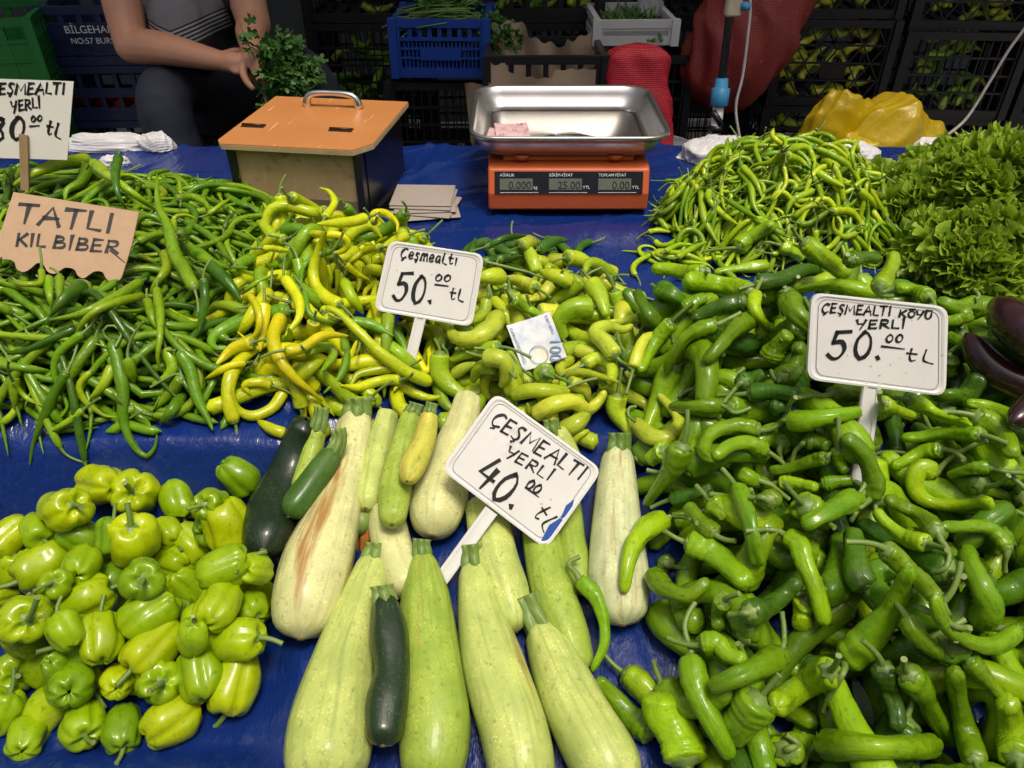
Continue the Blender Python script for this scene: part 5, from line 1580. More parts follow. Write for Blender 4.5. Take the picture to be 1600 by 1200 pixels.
frot = (R(90 - 19.6), 0, 0)
for cx, tt, dg, un in ((-.105, 'AĞIRLIK', '0.000', 'kg'), (.0, 'BİRİM-FİYAT', '25.00', 'YTL'), (.105, 'TOPLAM FİYAT', '0.00', 'YTL')):
    q = [fpt(cx - .042, .058, .0022), fpt(cx + .028, .058, .0022), fpt(cx + .028, .080, .0022), fpt(cx - .042, .080, .0022)]
    MB().add([tuple(a) for a in q], [(0, 1, 2, 3)]).build('lcd_window', M['lcd'], dp)
    text(tt, fpt(cx - .042, .084, .0024), .0085, M['white_print'], dp, frot)
    text(dg, fpt(cx + .025, .060, .0028), .022, M['lcd_ink'], dp, frot, 'RIGHT')
    text(un, fpt(cx + .030, .060, .0024), .009, M['white_print'], dp, frot)
    MB().bar(tuple(fpt(cx - .042, .0525, .0022)), tuple(fpt(cx + .04, .0525, .0022)), .0006, .0012).build('printed_line', M['white_print'], dp)


def rrect(w, d, r, z, n=7):
    out = []
    for cx, cy, a0 in ((w / 2 - r, d / 2 - r, 0), (-w / 2 + r, d / 2 - r, 90), (-w / 2 + r, -d / 2 + r, 180), (w / 2 - r, -d / 2 + r, 270)):
        for t in np.linspace(0, 90, n):
            out.append((cx + r * math.cos(R(a0 + t)), cy + r * math.sin(R(a0 + t)), z))
    return np.array(out)


pan = empty('scale_pan', (.122, 1.765, .921))
tag(pan, 'shallow rounded steel pan resting on the orange scale', 'pan')
W_, D_ = .425, .385
rings = [rrect(W_ * .80, D_ * .76, .03, .0), rrect(W_ * .88, D_ * .86, .05, .010), rrect(W_ * .935, D_ * .93, .055, .032), rrect(W_ * .955, D_ * .95, .055, .046), rrect(W_ * .985, D_ * .985, .058, .050), rrect(W_, D_, .06, .047), rrect(W_, D_, .06, .041),
         rrect(W_ * .975, D_ * .97, .056, .043), rrect(W_ * .945, D_ * .94, .055, .030), rrect(W_ * .89, D_ * .87, .05, .006), rrect(W_ * .80, D_ * .76, .03, -.004)]
V = np.vstack(rings); k = len(rings[0])
mb = MB(); mb.add(V, [tuple(range(k))] + [tuple(f) for f in grid_faces(len(rings), k)] + [tuple(range((len(rings) - 1) * k, len(rings) * k))[::-1]])
mb.build('tray', M['steel_pan'], pan, True)


def note_mat(name, base, inkc, inkc2):
    m, nt, p = new_mat(name)
    tcn = nt.nodes.new('ShaderNodeTexCoord').outputs['Object']
    f = noise(nt, tcn, 45, 4, .6); f2 = noise(nt, tcn, 18, 2)
    c = mixc(nt, ramp(nt, f, .45, .75), base, inkc)
    c = mixc(nt, ramp(nt, f2, .52, .75), c, inkc2)
    nt.links.new(c, p.inputs['Base Color']); p.inputs['Roughness'].default_value = .7
    return m


M['note_pink'] = note_mat('pink_banknote', (.62, .42, .42), (.42, .13, .20), (.66, .52, .48))
M['note_blue'] = note_mat('blue_banknote', (.66, .68, .70), (.36, .45, .60), (.70, .64, .42))
M['note_brown'] = note_mat('brown_banknote', (.48, .38, .33), (.25, .16, .16), (.55, .45, .38))
M['note_ink'] = simple('banknote_ink', (.10, .20, .38), .6)
M['pink_ink'] = simple('pink_ink', (.40, .10, .16), .6)


def curved_note(name, w, d, mat, sag, fold=False):
    xs = np.linspace(-w / 2, w / 2, 9); ys = np.linspace(-d / 2, d / 2, 7)
    X, Y = np.meshgrid(xs, ys, indexing='ij')
    Z = sag * (X / w * 2) ** 2 + .001 * np.sin(Y * 60)
    V = np.stack([X, Y, Z], -1).reshape(-1, 3); F = grid_faces(9, 7, False)
    V = np.vstack([V, V - [0, 0, .0012 if not fold else .003]]); F = np.vstack([F[:, ::-1], F + 63])
    return link(name, mesh_quads(name, V, F, True), mat)


for i, (u, v, rz, lb) in enumerate([(800, 205, 4, 'pink banknote lying uppermost in the steel pan'), (787, 211, -6, 'pink banknote partly under another in the steel pan')]):
    o = curved_note('banknote', .075, .10, M['note_pink'], .003); p_ = atz(u, v, .93)
    o.location = (p_[0], p_[1], .9265 + .004 * (1 - i)); o.rotation_euler = (0, 0, R(rz)); tag(o, lb, 'banknote')
    text('10', (.012, .028, .0045), .016, M['pink_ink'], o, (0, 0, 0)); text('10', (-.033, -.04, .0045), .014, M['pink_ink'], o, (0, 0, 0))
# folded blue note on the pale peppers
c4 = [(789, 514), (856, 492), (886, 548), (821, 583)]
t0 = min(hit(*q) for q in [(838, 535), (815, 520), (860, 540), (830, 560)]) - .012
P0 = EYE + ray(838, 535) * t0; nn_ = np.array([0.05, -.62, .78]); nn_ /= np.linalg.norm(nn_)
C4 = np.array([at_plane(u, v, P0, nn_) for u, v in c4])
ex = (C4[1] - C4[0]); ew = np.linalg.norm(ex); ex /= ew
ey = np.cross(nn_, ex); ed = abs((C4[3] - C4[0]) @ ey)
o = curved_note('banknote', ew, ed, M['note_blue'], .004, True)
o.matrix_world = Matrix([[ex[0], ey[0], nn_[0], C4.mean(0)[0]], [ex[1], ey[1], nn_[1], C4.mean(0)[1]], [ex[2], ey[2], nn_[2], C4.mean(0)[2]], [0, 0, 0, 1]])
tag(o, 'folded pale blue 100 banknote tucked among the pale peppers', 'banknote')
text('100', (ew * .30, -ed * .02, .0035), .024, M['note_ink'], o, (0, 0, R(-110)))
text('CUMHURİYET MERKEZ', (-ew * .46, ed * .42, .0052), .0055, M['note_ink'], o, (0, 0, R(-88)))
text('E 867 180861', (ew * .36, ed * .44, .005), .0055, M['note_ink'], o, (0, 0, R(-88)))
mb = MB()
for a0 in np.linspace(0, 2 * math.pi, 24, endpoint=False):
    a1 = a0 + 2 * math.pi / 24
    mb.add([(-.004 + r_ * math.cos(a), -ed * .28 + r_ * math.sin(a), .0028) for r_, a in ((.013, a0), (.014, a0), (.014, a1), (.013, a1))], [(0, 1, 2, 3)])
mb.build('printed_ring', M['note_ink'], o)
o = curved_note('banknote', .075, .07, M['note_brown'], .002); p_ = atz(1362, 280, .80); o.location = (p_[0], p_[1], .806); o.rotation_euler = (0, 0, R(-12))
tag(o, 'brownish banknote on the tarp between chillies and lettuce', 'banknote')
o = curved_note('rolled_note', .075, .03, M['note_pink'], .012); p_ = atz(1412, 283, .80); o.location = (p_[0], p_[1], .806); o.rotation_euler = (0, 0, R(-20))
tag(o, 'rolled reddish paper beside the lettuce', 'paper')

# ------------------------------------------------------------------ thin plastic bags
def crumple(name, w, d, h, mat, seed, nx=60, ny=36, amp=.35, freq=1.0, fine=.10):
    g = np.random.default_rng(seed)
    th = np.linspace(0, math.pi / 2 + .12, ny)[:, None]; ph = np.linspace(0, 2 * math.pi, nx, endpoint=False)[None, :]
    x = np.sin(th) ** .7 * np.cos(ph); y = np.sin(th) ** .7 * np.sin(ph); z = np.cos(th) + 0 * ph
    N = np.zeros_like(x)
    for i in range(9):
        k = g.normal(0, 1, 3) * (2.2 + i * .8) * freq
        v = k[0] * x + k[1] * y + k[2] * z + g.uniform(0, 6.28)
        v = v + .8 * np.sin(2.3 * freq * y + 1.7 * x + i)
        N += (1 - np.abs(np.sin(v)) * 1.6) / (1.3 + i * .55)
    N = N / 2.4
    for i in range(6):
        k = g.normal(0, 1, 3) * (7 + 3 * i)
        N += fine / (1 + i) * np.abs(np.sin(k[0] * x + k[1] * y + k[2] * z + 1.5 * np.sin(3 * x + 2 * y)))
    f = 1 + amp * N
    V = np.stack([x * f * w / 2, y * f * d / 2, np.maximum(z * f * h, -.002)], -1).reshape(-1, 3)
    return mesh_quads(name, V, grid_faces(ny, nx)[:, ::-1], True)


def plastic(name, c, rough=.3, tl=.35):
    m, nt, p = new_mat(name)
    tcn = nt.nodes.new('ShaderNodeTexCoord').outputs['Object']
    f = noise(nt, tcn, 22, 4, .65)
    cc = mixc(nt, f, tuple(x * .8 for x in c), c)
    nt.links.new(cc, p.inputs['Base Color']); p.inputs['Roughness'].default_value = rough
    bump(nt, p, f, .5, .006)
    tr = nt.nodes.new('ShaderNodeBsdfTranslucent'); nt.links.new(cc, tr.inputs[0])
    ms = nt.nodes.new('ShaderNodeMixShader'); ms.inputs[0].default_value = tl
    nt.links.new(p.outputs[0], ms.inputs[1]); nt.links.new(tr.outputs[0], ms.inputs[2]); nt.links.new(ms.outputs[0], nt.nodes['Material Output'].inputs[0])
    return m


M['white_bag'] = plastic('white_polythene', (.80, .79, .80), .4, .2)
M['yellow_bag'] = plastic('yellow_polythene', (.82, .58, .01), .3, .3)
M['clear_bag'] = plastic('milky_polythene', (.72, .74, .76), .25, .4)
for (u, v, w, d, h, rz, sd_, lb) in [(175, 232, .24, .07, .035, 3, 1, 'crumpled white carrier bags bundled behind the thin green peppers'), (245, 232, .10, .06, .035, -6, 2, 'folded end of white bags pointing at the cash box'), (180, 258, .07, .04, .02, 10, 3, 'scrap of white bag under the pepper tips'),
                                    (1115, 246, .17, .13, .045, 10, 4, 'crumpled white bag behind the curly chillies next to the scale'), (1315, 246, .18, .08, .035, -8, 5, 'crumpled white bag between chilli heap and yellow bag'), (1452, 248, .12, .08, .045, 20, 6, 'crumpled white bag tucked behind the lettuce')]:
    p_ = atz(u, v, .80)
    o = link('plastic_bag', crumple('plastic_bag', w, d, h, M['white_bag'], sd_, amp=.22), M['white_bag'], None, (p_[0], p_[1], .803)); o.rotation_euler = (0, 0, R(rz))
    tag(o, lb, 'plastic bag')

# ------------------------------------------------------------------ crates behind the stall
def crate_mat(name, c): return simple(name, c, .42, nscale=8, var=.25)


M['black_crate'] = crate_mat('black_crate_plastic', (.014, .014, .016)); M['navy_crate'] = crate_mat('navy_crate_plastic', (.018, .028, .085)); M['green_crate'] = crate_mat('green_crate_plastic', (.015, .16, .03))
M['blue_crate'] = crate_mat('blue_crate_plastic', (.014, .06, .33)); M['white_crate'] = crate_mat('white_crate_plastic', (.62, .63, .62))


def panel(w, h, style):
    """one moulded crate wall in the xz plane, bottom centre at the origin"""
    mb = MB(); t = .012
    mb.box((0, 0, h - .012), (w, t * 1.5, .024)); mb.box((0, 0, .014), (w, t * 1.5, .028))
    for sx in (-1, 1): mb.box((sx * (w / 2 - .014), 0, h / 2), (.028, t * 1.3, h - .05))
    x0, x1, z0, z1 = -w / 2 + .028, w / 2 - .028, .028, h - .024
    if style == 'lattice':
        for i in range(1, 4): z = z0 + (z1 - z0) * i / 4; mb.bar((x0, 0, z), (x1, 0, z), t * .7, .006)
        n = 9
        for i in range(n):
            a = x0 + (x1 - x0) * i / n; b = x0 + (x1 - x0) * (i + 1) / n
            for j in range(4):
                za, zb = z0 + (z1 - z0) * j / 4, z0 + (z1 - z0) * (j + 1) / 4
                if (i + j) % 2: za, zb = zb, za
                mb.bar((a, .001, za), (b, .001, zb), t * .4, .0045)
        mb.box((.01, -.002, z0 + (z1 - z0) * .38), (w * .22, .006, h * .17))
    elif style == 'bars':
        for i in range(1, 4): z = z0 + (z1 - z0) * i / 4; mb.bar((x0, 0, z), (x1, 0, z), t * .7, .007)
        for i in range(1, 12): x = x0 + (x1 - x0) * i / 12; mb.bar((x, .002, z0), (x, .002, z1), .0045, t * .4)
    elif style == 'basket':
        zt = z0 + (z1 - z0) * .72
        mb.bar((x0, 0, zt), (x1, 0, zt), t, .010)
        for i in range(1, 8): x = x0 + (x1 - x0) * i / 8; mb.bar((x, 0, zt), (x, 0, z1), .014, t * .6)
        for k in (.25, .48): mb.bar((x0, 0, z0 + (z1 - z0) * k), (x1, 0, z0 + (z1 - z0) * k), t * .7, .006)
        for i in range(1, 20): x = x0 + (x1 - x0) * i / 20; mb.bar((x, .002, z0), (x, .002, zt), .005, t * .4)
        mb.box((0, -.003, z0 + (z1 - z0) * .36), (w * .42, .006, h * .22))
    elif style == 'windows':
        for k in (.0, .5): mb.bar((x0, 0, z0 + (z1 - z0) * k), (x1, 0, z0 + (z1 - z0) * k), t, .030)
        for i in range(1, 6): x = x0 + (x1 - x0) * i / 6; mb.bar((x, 0, z0), (x, 0, z1), .016, t * .7)
    else:      # mostly closed wall with slots
        mb.box((0, 0, h * .45), (w - .056, t * .6, h * .55))
        for i in range(1, 6): x = x0 + (x1 - x0) * i / 6; mb.bar((x, 0, z0), (x, 0, z1), .020, t * .9)
        for k in (.2, .45, .7): mb.bar((x0, -.004, h * k), (x1, -.004, h * k), .006, .008)
    return mb


def crate(label, pos, w, d, h, mat, style, rz=0.0, name='crate', side_style=None, group=None):
    root = empty(name, pos, rz)
    tag(root, label, 'crate', group)
    for sgn in (-1, 1):
        o = panel(w, h, style).build('wall_panel', mat, root); o.location = (0, sgn * (d / 2 - .010), 0)
        if sgn > 0: o.rotation_euler = (0, 0, math.pi)
        o = panel(d - .042, h, side_style or style).build('wall_panel', mat, root); o.location = (sgn * (w / 2 - .010), 0, 0); o.rotation_euler = (0, 0, R(90 * sgn))
    mb = MB()
    for i in range(7): mb.box((-w / 2 + .03 + (w - .06) * i / 6, 0, .004), (.028, d - .04, .008))
    mb.build('bottom_grid', mat, root)
    for sx in (-1, 1):
        for sy in (-1, 1): MB().box((sx * (w / 2 - .006), sy * (d / 2 - .006), h / 2), (.026, .026, h + .004)).build('corner_post', mat, root)
    return root


def crate_fill(pos, w, d, h, rz, kind, n, cols, label, group, name, top=False):
    """loose peppers seen through the near wall of a crate"""
    K = KINDS[kind]
    for i in range(n):
        L = rng.uniform(*K['L']) * .8; r = rng.uniform(*K['r'])
        a = rng.normal(0, .5); s = np.linspace(-.5, .5, 5)
        x = rng.uniform(-w / 2 + .06, w / 2 - .06); z = rng.uniform(.03, h - .03); y = -d / 2 + .038 + rng.uniform(0, .03)
        if top: z = h - .05 + rng.uniform(0, .035); y = rng.uniform(-d / 2 + .04, d / 2 - .04); a = rng.uniform(0, 6.28)
        bend = rng.normal(0, .03)
        P = np.stack([s * L * math.cos(a), bend * (s * 2) ** 2 * .3 + (s * L * math.sin(a) if top else .02 * s), (.2 * s * L if top else s * L * math.sin(a)) + bend * (s * 2) ** 2], -1)
        P[:, 0] = np.clip(P[:, 0] + x, -w / 2 + .035, w / 2 - .035)
        P[:, 2] = np.clip(P[:, 2] + z, .02, h - .012 if not top else 9); P[:, 1] += y
        c_, s_ = math.cos(rz), math.sin(rz)
        Pw = np.stack([pos[0] + P[:, 0] * c_ - P[:, 1] * s_, pos[1] + P[:, 0] * s_ + P[:, 1] * c_, pos[2] + P[:, 2]], -1)
        body, PP = pepper_geo(kind, Pw, r, n=8, m=12)
        c = np.array(cols[rng.integers(len(cols))]) * rng.uniform(.8, 1.15)
        finish(kind, name, body, PP, r, tuple(c), label=label, group=group, cat=K['cat'], stem=False)


LIME = [(.46, .54, .04), (.36, .47, .04), (.52, .56, .05)]; DG = [(.15, .29, .02), (.20, .34, .03), (.09, .2, .015)]
CW, CD, CH = .40, .34, .285
def stack(x, y, n, z0, rz, mat, style, labels, w=CW, d=CD, h=CH, name='crate', group=None):
    out = []
    for i in range(n):
        p = (x + rng.normal(0, .004), y + rng.normal(0, .006), z0 + i * (h + .004))
        crate(labels[i], p, w, d, h, mat, style[i] if isinstance(style, list) else style, rz, name, group=group)
        out.append(p)
    return out


def shelf(n, txt): return [txt % q for q in (['lowest', 'second', 'third', 'topmost'] if n == 4 else ['lowest', 'middle', 'topmost'])][:n]


# far side stacks on the seller's side; first the three columns of black crates
P1 = stack(1.13, 3.02, 4, .08, R(-3), M['black_crate'], 'lattice', shelf(4, '%s black crate of lime peppers in the stack behind the yellow bag'))
P2 = stack(1.565, 2.98, 4, .05, R(-5), M['black_crate'], ['bars', 'bars', 'bars', 'lattice'], shelf(4, '%s black crate in the second stack behind the yellow bag'))
P3 = stack(2.0, 2.92, 4, .05, R(-8), M['black_crate'], 'bars', shelf(4, '%s black crate in the stack behind the white cable'))
for P_, rz, cols, nm, who in ((P1, R(-3), [LIME] * 4, 'lime_pepper', 'behind the lattice of the stack at the yellow bag'), (P2, R(-5), [DG, DG, DG, LIME], 'crated_pepper', 'inside the second stack of black crates'), (P3, R(-8), [DG] * 4, 'crated_pepper', 'inside the stack by the white cable')):
    for i, p_ in enumerate(P_):
        if i == 0: continue
        crate_fill(p_, CW, CD, CH, rz, 'C', 26 if cols[i] is LIME else 22, cols[i], ['', 'pepper low ' + who, 'pepper ' + who, 'pepper high ' + who][i], 'peppers ' + who, nm)
# black crates in the centre and behind the seller
P4 = stack(.10, 3.05, 4, .06, R(2), M['black_crate'], ['bars', 'bars', 'windows', 'windows'], shelf(4, '%s black crate of green peppers behind the brown paper lined one'))
P5 = stack(-.52, 3.10, 4, .05, R(-2), M['black_crate'], ['bars', 'bars', 'bars', 'lattice'], shelf(4, '%s black crate in the dark stack beside the seller'))
P6 = stack(-.22, 2.80, 2, .22, R(1), M['black_crate'], ['bars', 'bars'], ['lower black crate under the blue basket of parsley', 'upper black crate under the blue basket of parsley'])
P7 = stack(.68, 3.15, 4, .04, R(0), M['black_crate'], ['bars'] * 4, shelf(4, '%s black crate in the dark stack behind the mesh sacks'))
for P_, who, rz in ((P4, 'in the middle stack of black crates', R(2)), (P5, 'in the stack beside the seller', R(-2))):
    for i in (2, 3): crate_fill(P_[i], CW, CD, CH, rz, 'C', 20, DG if i == 2 else DG + LIME[:1], ['', '', 'lower green pepper ', 'upper green pepper '][i] + who, 'peppers ' + who, 'crated_pepper')
# blue basket of parsley
BB = (-.225, 2.745, .815)
crate('bright blue plastic basket crate holding parsley', BB, .31, .27, .175, M['blue_crate'], 'basket', R(-2))
# white crate of green beans
WC = (.392, 2.80, .905)
crate('white plastic crate filled with thin green pods', WC, .265, .30, .075, M['white_crate'], 'windows', R(2))
stack(.395, 2.86, 3, .0, R(2), M['black_crate'], 'bars', ['lowest black crate under the white crate', 'middle black crate under the white crate', 'upper black crate under the white crate'])
crate_fill((WC[0], WC[1], WC[2] - .005), .265, .30, .075, R(2), 'E', 110, [(.08, .17, .03), (.13, .24, .04), (.05, .12, .02)], 'thin green pod heaped in the white crate', 'pods in the white crate', 'green_pod', top=True)
o = link('plastic_bag', crumple('plastic_bag', .08, .07, .10, M['clear_bag'], 21, amp=.2), M['clear_bag'], None, (.465, 2.86, .96)); tag(o, 'knotted milky plastic bag on the green pods', 'plastic bag')
# open black crate with brown paper lining
LP = (.10, 2.56, .725)
crate('black crate lined with torn brown paper behind the scale', LP, .37, .27, .20, M['black_crate'], 'windows', R(1))
crate('black crate hidden beneath the paper lined one', (.10, 2.57, .43), .40, .30, .285, M['black_crate'], 'bars', 0)
crate('black crate at the bottom beneath the paper lined one', (.10, 2.57, .13), .40, .30, .285, M['black_crate'], 'bars', 0)
M['paper'] = simple('brown_paper', (.36, .27, .18), .85, nscale=14, var=.2, bmp=.2)


def paper(name, label, pts_fn, loc, rz=0, nx=40, ny=20):
    u = np.linspace(0, 1, nx)[:, None]; v = np.linspace(0, 1, ny)[None, :]
    V = np.stack([a + 0 * u * v for a in pts_fn(u, v)], -1).reshape(-1, 3)
    F = grid_faces(nx, ny, False)
    V2 = V + [0, .0012, 0]
    o = link(name, mesh_quads(name, np.vstack([V, V2]), np.vstack([F, F[:, ::-1] + len(V)])), M['paper'], None, loc); o.rotation_euler = (0, 0, rz)
    tag(o, label, 'paper')
    return o


paper('brown_paper', 'torn sheet of brown paper lining the black crate', lambda u, v: ((u - .5) * .34, .03 * np.sin(u * 7) * v + .015 * np.sin(u * 19 + 3 * v), .20 * v * (1 + .10 * np.sin(u * 5 + 1) + .06 * np.sign(np.sin(u * 9)) + .03 * np.sin(u * 47))), (LP[0], LP[1] + .06, LP[2] + .02))
paper('brown_paper', 'folded brown paper along the near wall of the lined crate', lambda u, v: ((u - .5) * .32, .02 * np.sin(u * 9 + 1) * v, .12 * v * (1 + .10 * np.sin(u * 4 + 2) + .08 * np.sign(np.sin(u * 7 + 2)) + .02 * np.sin(u * 51))), (LP[0] - .01, LP[1] - .155, LP[2] + .045))
paper('hanging_paper', 'brown paper rag hanging under the blue basket', lambda u, v: ((u - .5) * .11 * (1 - .25 * v), .012 * np.sin(u * 9 + v * 4) + .01 * v, -.19 * v * (1 + .12 * np.sin(u * 8))), (-.10, 2.60, .80))

# ------------------------------------------------------------------ leaves of parsley
M['parsley'] = simple('parsley_leaf', (.055, .16, .022), .5, nscale=60, var=.45)
M['parsley_stalk'] = simple('parsley_stalk', (.16, .27, .06), .5)


def sprig_leaves(mb, c, d, size, g):
    d = d / np.linalg.norm(d)
    a = np.cross(d, g.normal(0, 1, 3)); a /= np.linalg.norm(a)
    n = np.cross(d, a)
    for k in range(3):
        ang = (k - 1) * .95
        dd = d * math.cos(ang) + a * math.sin(ang)
        sd_ = np.cross(dd, n)
        L = size * g.uniform(.7, 1.1); w = L * .42
        b = c + dd * L * .12
        pts = [b, b + dd * L * .35 + sd_ * w, b + dd * L * .55 + sd_ * w * .45, b + dd * L * .8 + sd_ * w * .6, b + dd * L + n * L * .12, b + dd * L * .8 - sd_ * w * .6, b + dd * L * .55 - sd_ * w * .45, b + dd * L * .35 - sd_ * w]
        mid = b + dd * L * .5 - n * L * .1
        mb.add(pts + [mid], [(i, (i + 1) % 8, 8) for i in range(8)])


def parsley(name, label, base, dirv, length, spread, n, leaf=.022, fl=9, seed=3):
    g = np.random.default_rng(seed)
    root = empty(name, base); tag(root, label, 'parsley')
    dirv = np.array(dirv) / np.linalg.norm(dirv)
    st, lv = MB(), MB()
    for i in range(n):
        d = dirv + g.normal(0, spread, 3); d /= np.linalg.norm(d)
        L = length * g.uniform(.6, 1.1)
        s0 = g.normal(0, .008, 3)
        sag = np.array([0, 0, -.25 * L]) * g.uniform(.2, 1)
        P = np.array([s0 + d * L * t + sag * t * t for t in np.linspace(0, 1, 6)])
        st.tube(P, [.0016, .0015, .0013, .0012, .001, .0008], 5, False)
        for q in range(fl):
            t = g.uniform(.45, 1.0)
            sprig_leaves(lv, P[int(t * 5)] + g.normal(0, .010, 3), d + g.normal(0, .8, 3), leaf * g.uniform(.7, 1.2), g)
    st.build('stalks', M['parsley_stalk'], root, True); lv.build('foliage', M['parsley'], root)['kind'] = 'stuff'
    return root


parsley('parsley_bunch', 'bunch of parsley held in the hands of the seated person', (-.715, 2.34, .925), (.72, -.2, -.12), .15, .55, 90, .026, 9, 3)
parsley('parsley_bunch', 'heaped parsley filling the blue basket', (-.30, 2.745, .93), (.8, -.1, .42), .20, .40, 70, .026, 8, 4)
parsley('parsley_bunch', 'parsley drooping over the side of the blue basket', (-.12, 2.68, .985), (.8, -.35, -.45), .15, .25, 30, .024, 8, 5)
parsley('parsley_bunch', 'parsley rising behind in the blue basket', (-.22, 2.82, .95), (.2, .1, .9), .15, .5, 40, .026, 8, 6)
mb = MB()
for i in range(34):
    a = np.array([-.33 + rng.normal(0, .03), 2.66 + rng.uniform(-.05, .1), .965 + rng.uniform(0, .045)])
    mb.tube([a, a + [.09, 0, .012 + rng.normal(0, .01)], a + [.18, rng.normal(0, .02), .02 + rng.normal(0, .015)]], .0022, 5)
for a in ((-.36, .985), (-.355, .955), (-.345, .94)): mb.tube([(-.29, 2.65, .97), (a[0], 2.63, a[1]), (a[0] - .05, 2.62, a[1] - .02 - .03 * (a[1] < .95))], .0022, 5)
o = mb.build('celery_stalks', M['parsley_stalk'], None, True); tag(o, 'pale green stalks of the herbs lying across the blue basket', 'stalks')
parsley('parsley_bunch', 'few green leaves lying in the paper lined crate', (.12, 2.49, .73), (.3, -.3, .3), .05, .5, 12, .02, 6, 8)

# ------------------------------------------------------------------ mesh sacks, bucket, lamp pole, cables, yellow bag
def sack_mat(name, c, c2):
    m, nt, p = new_mat(name)
    tcn = nt.nodes.new('ShaderNodeTexCoord').outputs['Object']
    w1 = nt.nodes.new('ShaderNodeTexWave'); w1.bands_direction = 'Z'; w1.inputs['Scale'].default_value = 55; w1.inputs['Distortion'].default_value = 1.2
    w2 = nt.nodes.new('ShaderNodeTexWave'); w2.bands_direction = 'X'; w2.inputs['Scale'].default_value = 55; w2.inputs['Distortion'].default_value = 1.2
    for w in (w1, w2): nt.links.new(tcn, w.inputs['Vector'])
    mx = nd(nt, 'ShaderNodeMath', operation='MAXIMUM'); nt.links.new(w1.outputs[1], mx.inputs[0]); nt.links.new(w2.outputs[1], mx.inputs[1])
    f = noise(nt, tcn, 14, 3)
    cc = mixc(nt, mx.outputs[0], tuple(x * .35 for x in c), mixc(nt, f, c, c2))
    cc = mixc(nt, ramp(nt, noise(nt, tcn, 55, 5, .75), .60, .80), cc, tuple(min(1, x * 1.2 + .16) for x in c2))  # whitish worn patches, with net highlights mixed into the colour
    nt.links.new(cc, p.inputs['Base Color']); p.inputs['Roughness'].default_value = .45
    bump(nt, p, mx.outputs[0], .6, .002)
    return m


M['red_sack'] = sack_mat('red_net', (.62, .012, .035), (.70, .04, .06)); M['dark_sack'] = sack_mat('dark_red_net', (.32, .015, .03), (.34, .07, .03))


def sack(name, label, path, radii, mat, seed, flat=.7, lump=.10, n=60, m=60, box=False):
    g = np.random.default_rng(seed)
    P = catmull(np.column_stack([path, radii]), m)
    rr = P[:, 3] * np.sqrt(np.clip(1 - (1 - np.clip(np.linspace(0, 1, m) / .12, 0, 1)) ** 2, .01, 1)) * np.sqrt(np.clip(1 - np.clip((np.linspace(0, 1, m) - .9) / .1, 0, 1) ** 2, .01, 1))
    ph = np.linspace(0, 2 * math.pi, n, endpoint=False)[None, :]; S = np.linspace(0, 1, m)[:, None]
    mul = np.ones((m, n))
    if box: mul /= (np.abs(np.cos(ph)) ** 5 + np.abs(np.sin(ph)) ** 5) ** .2
    for i in range(10): mul += lump / 3 * (1 - 1.7 * np.abs(np.sin(S * g.uniform(2, 11) + g.integers(1, 5) * ph / 1.0 + g.uniform(0, 6.28))))
    V, F, tc, sv = loft(P[:, :3], rr, n, mul)
    c = P[m // 2, :3]
    V = V - c; V[:, 1] *= flat
    o = link(name, mesh_quads(name, V, F), mat, None, c); tag(o, label, 'sack')
    return o


sack('mesh_sack', 'bright red net sack slumped over a crate behind the scale pan', [(.375, 2.47, .955), (.38, 2.46, .84), (.40, 2.45, .72), (.44, 2.44, .58)], [.095, .098, .105, .085], M['red_sack'], 4, .6, .07, box=True)
sack('mesh_sack', 'big dark red net sack bulging behind the lamp pole', [(.86, 2.74, 1.15), (.80, 2.74, 1.0), (.73, 2.72, .85), (.62, 2.70, .72)], [.13, .17, .165, .09], M['dark_sack'], 9, .8, .10)
M['grey_plastic'] = simple('grey_plastic', (.42, .44, .46), .4)
bk = empty('bucket', (.47, 2.42, .42)); tag(bk, 'grey plastic bucket half hidden below the red net sack', 'bucket')
MB().tube([(0, 0, .0), (0, 0, .24)], [.085, .105], 28).build('body', M['grey_plastic'], bk, True)
MB().tube([(.107 * math.cos(a), .107 * math.sin(a), .235) for a in np.linspace(0, 2 * math.pi, 30)], .006, 6).build('rim', M['white_crate'], bk, True)
MB().tube(catmull([(-.105, 0, .22), (-.05, -.09, .15), (.05, -.09, .15), (.105, 0, .22)], 16), .0025, 6).build('handle', M['steel'], bk, True)
crate('black crate the bucket stands on', (.47, 2.44, .13), .40, .30, .285, M['black_crate'], 'bars', 0)
M['white_pole'] = simple('white_painted_steel', (.66, .66, .66), .4); M['cyan'] = simple('light_blue_plastic', (.06, .33, .62), .4); M['cream'] = simple('cream_plastic', (.62, .55, .40), .5)
pb = aty(1115, 222, 2.36); pm = aty(1125, 150, 2.38); pt = aty(1141, 10, 2.42)
dr = (pt - pb) / np.linalg.norm(pt - pb)
pl_ = empty('lamp_pole', (pb[0] - dr[0] * .7, pb[1] - dr[1] * .7, 0)); tag(pl_, 'white pole with light blue clamp and dark upper tube', 'pole')
og = np.array(pl_.location)
z0_ = pb - dr * (pb[2] / dr[2]) - og
MB().tube([z0_, pm - og], .0165, 14).build('lower_tube', M['white_pole'], pl_, True)
MB().tube([pm - og, pt + dr * .9 - og], .0115, 14).build('upper_tube', simple('dark_grey_tube', (.05, .055, .06), .4), pl_, True)
MB().tube([pm - dr * .028 - og, pm - dr * .026 - og, pm + dr * .022 - og, pm + dr * .024 - og, pm + dr * .05 - og], [.024, .027, .027, .020, .018], 10).build('clamp', M['cyan'], pl_, True)
MB().tube([pm + np.array([-.02, -.02, -.04]) - og, pm + np.array([.005, -.025, -.07]) - og, pm + np.array([.015, -.02, -.10]) - og], .010, 8).build('black_tie', M['black'], pl_, True)
